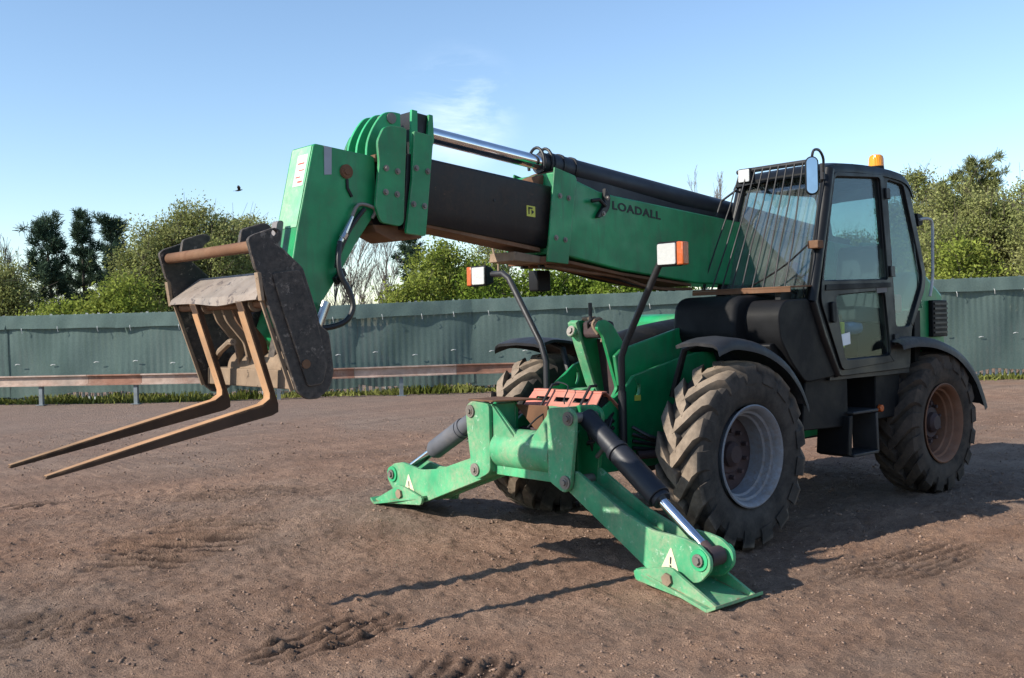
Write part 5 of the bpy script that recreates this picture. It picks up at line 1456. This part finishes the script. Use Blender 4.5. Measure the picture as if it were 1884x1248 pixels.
# cab cage, right side, rear
RY = 0.115
side2 = holed(round_poly(side, 0.03), [round_poly([(-1.08, 1.80), (-1.31, 2.60), (-2.35, 2.62), (-2.58, 1.90), (-2.56, 1.82), (-1.09, 1.82)], 0.04)])
P(slab(side2, RY, RY + 0.04), 'cab_side_frame', 'cab_black', cab, bevel=0.006)
P(slab(round_poly([(-1.075, 1.79), (-1.305, 2.61), (-2.36, 2.63), (-2.59, 1.90), (-2.57, 1.81), (-1.08, 1.81)], 0.04), RY + 0.018, RY + 0.022), 'window_pane', 'cab_glass', cab)
P(MB().tube([(-0.885, 0.99, 1.66), (-1.12, 0.965, 2.38), (-1.225, 0.945, 2.68)], 0.045, 12), 'front_pillar', 'cab_black', cab)
P(MB().tube([(-0.885, 0.14, 1.66), (-1.12, 0.15, 2.38), (-1.225, 0.16, 2.68)], 0.040, 12), 'front_pillar', 'cab_black', cab)
P(MB().tube([(-0.875, 0.995, 1.67), (-1.015, 0.99, 1.40), (-1.215, 0.985, 1.10)], 0.040, 12), 'front_pillar', 'cab_black', cab)
P(MB().hexa([(-0.890, 0.14, 1.66), (-0.884, 0.14, 1.66), (-0.884, 0.99, 1.66), (-0.890, 0.99, 1.66)], [(-1.225, 0.16, 2.66), (-1.219, 0.16, 2.66), (-1.219, 0.945, 2.66), (-1.225, 0.945, 2.66)]), 'windscreen', 'screen_glass', cab)
P(MB().hexa([(-2.60, 0.15, 1.60), (-2.606, 0.15, 1.60), (-2.606, 0.98, 1.60), (-2.60, 0.98, 1.60)], [(-2.42, 0.16, 2.66), (-2.426, 0.16, 2.66), (-2.426, 0.945, 2.66), (-2.42, 0.945, 2.66)]), 'rear_window', 'cab_glass', cab)
roofm = MB()
rp = smooth([(-1.14, 2.665), (-1.22, 2.725), (-1.45, 2.762), (-1.9, 2.775), (-2.3, 2.755), (-2.46, 2.70), (-2.52, 2.60)], 3)
vs = []; fs = []
lat = [(0.115, -0.05), (0.14, -0.01), (0.28, 0.0), (0.6, 0.006), (0.85, 0.0), (0.935, -0.015), (0.958, -0.055)]
for x, z in rp:
    for y, dz_ in lat: vs.append((x, y, z + dz_))
for x, z in rp:
    for y, dz_ in lat: vs.append((x, y, min(z + dz_ - 0.03, 2.70)))
k = len(lat); o_ = len(rp) * k
for i in range(len(rp) - 1):
    for j in range(k - 1):
        fs.append((i * k + j, i * k + j + 1, (i + 1) * k + j + 1, (i + 1) * k + j)); fs.append((o_ + i * k + j, o_ + (i + 1) * k + j, o_ + (i + 1) * k + j + 1, o_ + i * k + j + 1))
    fs.append((i * k, (i + 1) * k, o_ + (i + 1) * k, o_ + i * k)); fs.append((i * k + k - 1, o_ + i * k + k - 1, o_ + (i + 1) * k + k - 1, (i + 1) * k + k - 1))
for j in range(k - 1):
    fs.append((j, o_ + j, o_ + j + 1, j + 1)); e = (len(rp) - 1) * k; fs.append((e + j, e + j + 1, o_ + e + j + 1, o_ + e + j))
roofm.add(vs, fs)
P(roofm, 'roof', 'cab_black', cab, angle=40)
P(MB().box(-2.34, -1.12, 0.24, 0.99, 1.06, 1.12), 'cab_floor', 'black_paint', cab)
P(MB().prism([(-0.90, 1.66), (-0.90, 1.15), (-1.2, 1.12), (-1.16, 1.60)], 'y', 0.26, 0.72), 'dashboard', 'black_plastic', cab, bevel=0.03)
P(MB().box(-2.60, -2.50, 0.26, 0.96, 1.12, 1.58), 'cab_back_panel', 'black_plastic', cab)
# seat and steering wheel
seat = P(slab(round_poly([(-1.65, 1.50), (-2.18, 1.47), (-2.18, 1.60), (-1.66, 1.63)], 0.05), 0.42, 0.90), 'seat', 'seat_fabric', bevel=0.03)
P(slab(round_poly([(-2.08, 1.56), (-2.20, 2.14), (-2.29, 2.14), (-2.24, 1.55)], 0.04), 0.43, 0.89), 'backrest', 'seat_fabric', seat, bevel=0.04)
P(slab([(-1.75, 1.12), (-2.15, 1.12), (-2.10, 1.5), (-1.75, 1.5)], 0.46, 0.86), 'seat_base', 'black_plastic', seat)
P(slab([(-1.45, 1.70), (-1.62, 1.70), (-1.70, 2.0), (-1.60, 2.02)], 0.30, 0.36), 'side_console', 'grey_plate', cab)
sw = MB()
for i in range(24):
    pass
c0 = Vector((-1.36, 0.62, 1.80)); nrm = Vector((-0.45, 0, 0.9)).normalized(); e1 = Vector((0, 1, 0)); e2 = nrm.cross(e1)
ringp = [c0 + (e1 * math.cos(2 * math.pi * i / 24) + e2 * math.sin(2 * math.pi * i / 24)) * 0.18 for i in range(25)]
sw.tube(ringp, 0.014, 8, False)
for a in (0.5, 2.6, 4.7): sw.tube([c0, c0 + (e1 * math.cos(a) + e2 * math.sin(a)) * 0.18], 0.012, 6)
sw.cyl(c0 + nrm * 0.02, Vector((-1.12, 0.62, 1.35)), 0.03, n=10)
P(sw, 'steering_wheel', 'black_plastic', cab)
P(MB().box(-1.35, -1.18, 0.70, 0.82, 1.12, 1.42), 'toolbox', 'red_plastic', cab, bevel=0.01)
P(MB().box(-1.80, -1.55, 0.74, 0.90, 1.40, 1.50), 'rag_bundle', 'blue_plastic', cab, bevel=0.04)
P(MB().cyl((-1.50, 0.86, 1.30), (-1.50, 0.86, 1.50), 0.03, n=14), 'bottle', 'sticker_yellow', cab)
P(MB().box(-1.55, -1.25, 0.60, 0.85, 1.44, 1.56), 'folder', 'carriage_tan', cab, bevel=0.01)
P(slab(rrect(-2.36, -2.24, 1.56, 1.72, 0.03), 0.88, 0.93), 'extinguisher', 'red_plastic', cab, bevel=0.02)

P(MB().box(-0.606, -0.598, 0.10, 1.0, 1.735, 1.764), 'guard_lip', 'rust_steel', cab)
# windscreen guard bars
gd = P(MB().hexa([(-0.88, 0.16, 1.775), (-0.60, 0.10, 1.765), (-0.60, 1.00, 1.765), (-0.88, 1.0, 1.775)], [(-0.88, 0.16, 1.787), (-0.60, 0.10, 1.777), (-0.60, 1.00, 1.777), (-0.88, 1.0, 1.787)]), 'windscreen_guard', 'rust_steel', bevel=0.002)
P(MB().tube([(-0.96, 0.29, 2.715), (-0.96, 0.92, 2.715)], 0.018, 8).tube([(-0.98, 0.31, 2.69), (-1.18, 0.31, 2.66)], 0.014, 6).tube([(-0.98, 0.91, 2.69), (-1.18, 0.91, 2.66)], 0.014, 6), 'guard_top_bar', 'black_paint', gd)
P(MB().box(-1.00, -0.955, 0.32, 0.92, 2.725, 2.737), 'guard_top_plate', 'black_paint', gd)
for i in range(9):
    t = i / 8
    yb = 0.17 + 0.76 * t; yt = 0.325 + 0.575 * t
    r_ = random.Random(i)
    P(MB().tube([(-0.63, yb, 1.772), (-0.74 + r_.uniform(-.01, .01), yb + (yt - yb) * 0.35 + r_.uniform(-.012, .012), 2.10), (-0.86, yb + (yt - yb) * 0.72, 2.43), (-0.95, yt, 2.725)], 0.0062, 7), 'guard_bar', 'black_paint', gd)
P(MB().tube([(-0.70, 0.14, 1.775), (-0.82, 0.13, 2.25), (-0.93, 0.15, 2.50), (-1.0, 0.24, 2.58), (-1.10, 0.27, 2.55)], 0.010, 7), 'guard_bar', 'black_paint', gd)
P(MB().tube(smooth([(-0.93, 0.95, 2.1), (-0.85, 0.80, 1.95), (-0.80, 0.62, 1.84), (-0.82, 0.50, 1.80)]), 0.007, 6), 'wiper_arm', 'black_plastic', gd)
P(MB().box(-0.98, -0.90, 0.955, 1.045, 2.06, 2.12), 'guard_clamp', 'rust_steel', gd, bevel=0.006)
# work light at the guard's upper corner
wl_ = P(MB().box(-1.0, -0.93, 0.315, 0.435, 2.62, 2.735), 'work_light', 'black_plastic', bevel=0.01)
P(MB().prism(rrect(0.323, 0.427, 2.628, 2.727, 0.01), 'x', -0.9295, -0.922), 'lens', 'lens_clear', wl_, bevel=0.003)
# mirror on a bent arm
mc = Vector((-0.72, 1.12, 2.575))
mdir = (Vector((0.78, 0.62, 0.02))).normalized()
mside = Vector((0, 0, 1)).cross(mdir).normalized(); mup = mdir.cross(mside)
def mirror_mesh(w_, h_, t0, t1):
    mb = MB()
    pl = rrect(-w_, w_, -h_, h_, w_ * 0.95, 5)
    mb.prism(pl, 'x', t0, t1)
    return mb.map(lambda v: mc + mdir * v.x + mside * v.y + mup * v.z)
mi = P(mirror_mesh(0.047, 0.140, -0.03, 0.0), 'mirror', 'black_plastic', bevel=0.006)
P(mirror_mesh(0.038, 0.130, 0.001, 0.003), 'mirror_glass', 'mirror_glass', mi)
P(MB().tube(smooth([(-0.735, 1.11, 2.70), (-0.73, 1.13, 2.755), (-0.82, 1.12, 2.765), (-0.97, 1.06, 2.72), (-1.02, 1.02, 2.62)]), 0.010, 8).cyl((-1.02, 1.02, 2.58), (-1.02, 1.02, 2.70), 0.018, n=10).tube([(-1.02, 1.02, 2.62), (-1.10, 0.96, 2.58)], 0.014, 8), 'mirror_arm', 'stalk_black', mi)
# beacon
bc = P(MB().cyl((-2.20, 0.80, 2.76), (-2.20, 0.80, 2.80), 0.066, 0.062, n=28), 'beacon', 'black_plastic')
bl = MB()
bprof = [(0.0, 0.098), (0.038, 0.097), (0.054, 0.085), (0.060, 0.062), (0.063, 0.0)]
vs = []; fs = []
for i in range(28):
    a = 2 * math.pi * i / 28
    for r_, z in bprof[1:]: vs.append((-2.20 + r_ * math.cos(a), 0.80 + r_ * math.sin(a), 2.80 + z))
kk = len(bprof) - 1
for i in range(28):
    j = (i + 1) % 28
    for q in range(kk - 1): fs.append((i * kk + q, i * kk + q + 1, j * kk + q + 1, j * kk + q))
fs.append(tuple(i * kk for i in range(28))); fs.append(tuple(i * kk + kk - 1 for i in range(28))[::-1])
bl.add(vs, fs)
P(bl, 'beacon_lens', 'lens_amber', bc)
# grab tube behind the cab
P(MB().tube(smooth([(-2.62, 0.96, 2.36), (-2.72, 0.98, 2.37), (-2.80, 0.98, 2.33), (-2.80, 0.98, 2.1), (-2.79, 0.98, 1.85), (-2.76, 0.97, 1.70)]), 0.013, 8), 'grab_rail', 'galvanised')
P(slab(round_poly([(-2.62, 2.30), (-2.70, 2.32), (-2.70, 2.40), (-2.60, 2.42)], 0.02), 0.90, 0.95), 'rail_clip', 'black_plastic', bevel=0.006)

# black mouldings below the windscreen and round the cab foot
P(slab(round_poly([(-0.40, 1.30), (-0.30, 1.42), (-0.34, 1.66), (-0.42, 1.715), (-0.90, 1.735), (-1.0, 1.45), (-1.0, 1.28)], 0.05), 0.12, 0.70), 'front_cowl', 'black_plastic', bevel=0.04, seg=3)
P(slab(round_poly([(-0.46, 1.40), (-0.44, 1.58), (-0.52, 1.675), (-0.84, 1.69), (-1.00, 1.42), (-1.20, 1.09), (-0.78, 1.06), (-0.60, 1.22)], 0.06), 0.66, 1.00), 'front_cowl', 'black_plastic', bevel=0.045, seg=3)
P(slab(round_poly([(-0.42, 1.36), (-0.50, 1.22), (-0.66, 0.95), (-1.25, 0.95), (-1.25, 1.10), (-1.0, 1.40)], 0.04), 0.40, 0.93), 'front_cowl', 'black_plastic', bevel=0.03, seg=3)
P(MB().box(-0.95, -0.62, 0.45, 0.55, 1.66, 1.765), 'guard_bracket', 'black_paint', bevel=0.01)
P(MB().box(-0.80, -0.66, 0.82, 0.88, 1.65, 1.765), 'guard_bracket', 'black_paint', bevel=0.01)
P(slab(round_poly([(-0.78, 0.70), (-0.84, 1.11), (-1.42, 1.07), (-1.42, 0.68)], 0.04), 0.42, 0.96), 'fuel_tank', 'black_plastic', bevel=0.03)
P(slab(round_poly([(-1.86, 0.70), (-1.86, 1.07), (-2.26, 1.07), (-2.22, 0.70)], 0.04), 0.42, 0.95), 'battery_box', 'black_plastic', bevel=0.03)
P(MB().box(-1.85, -1.43, 0.42, 0.60, 0.66, 1.05), 'step_recess', 'black_paint', bevel=0.01)
# steps
stp = P(MB().hexa([(-1.78, 0.66, 0.775), (-1.40, 0.66, 0.775), (-1.40, 1.02, 0.775), (-1.78, 1.02, 0.775)], [(-1.78, 0.66, 0.80), (-1.40, 0.66, 0.80), (-1.40, 1.02, 0.80), (-1.78, 1.02, 0.80)]), 'step', 'guard_plastic', bevel=0.008)
P(MB().box(-1.76, -1.38, 0.80, 1.03, 0.445, 0.47), 'lower_tread', 'guard_plastic', stp, bevel=0.006)
P(slab([(-1.39, 0.77), (-1.34, 0.77), (-1.31, 0.47), (-1.365, 0.45)], 0.74, 1.02), 'step_side', 'black_plastic', stp, bevel=0.006)
P(slab([(-1.735, 0.77), (-1.77, 0.77), (-1.785, 0.45), (-1.75, 0.45)], 0.80, 1.02), 'step_side', 'guard_plastic', stp, bevel=0.006)
P(MB().cyl((-1.90, 0.955, 0.79), (-1.90, 0.985, 0.79), 0.030, n=16), 'side_reflector', 'lens_orange', bevel=0.004)

# ------------------------------------------------------------------ crow in flight
crow = MB()
body = [(-0.26, 0.012, 0.0), (-0.18, 0.035, 0.0), (-0.05, 0.055, 0.0), (0.08, 0.05, 0.01), (0.15, 0.035, 0.02), (0.20, 0.030, 0.025), (0.235, 0.012, 0.02), (0.265, 0.003, 0.015)]
crow.tube([(x, 0, z) for x, r, z in body], [r for x, r, z in body], 10)
for s in (1, -1):
    crow.add([(0.10, s * 0.03, 0.02), (-0.08, s * 0.03, 0.01), (0.13, s * 0.18, 0.17), (-0.06, s * 0.18, 0.15), (0.04, s * 0.34, 0.30), (-0.08, s * 0.32, 0.29),
              (0.10, s * 0.03, 0.035), (-0.08, s * 0.03, 0.02), (0.13, s * 0.18, 0.182), (-0.06, s * 0.18, 0.158), (0.04, s * 0.34, 0.305), (-0.08, s * 0.32, 0.296)],
             [(0, 1, 3, 2), (2, 3, 5, 4), (6, 8, 9, 7), (8, 10, 11, 9), (0, 2, 8, 6), (2, 4, 10, 8), (1, 7, 9, 3), (3, 9, 11, 5), (4, 5, 11, 10), (0, 6, 7, 1)])
crow.add([(-0.22, -0.02, 0), (-0.22, 0.02, 0), (-0.38, 0.055, 0), (-0.38, -0.055, 0), (-0.22, -0.02, 0.01), (-0.22, 0.02, 0.01), (-0.38, 0.055, 0.008), (-0.38, -0.055, 0.008)],
         [(0, 1, 2, 3), (4, 7, 6, 5), (0, 4, 5, 1), (1, 5, 6, 2), (2, 6, 7, 3), (3, 7, 4, 0)])
co = crow.build('crow', 'crow_feather')
co.location = (-18.4, -43.0, 8.5)
co.rotation_euler = (0.25, -0.12, 2.6); co.scale = (0.75, 0.75, 0.75)
tag(co, 'small black crow flying in the sky left of the boom', 'bird')
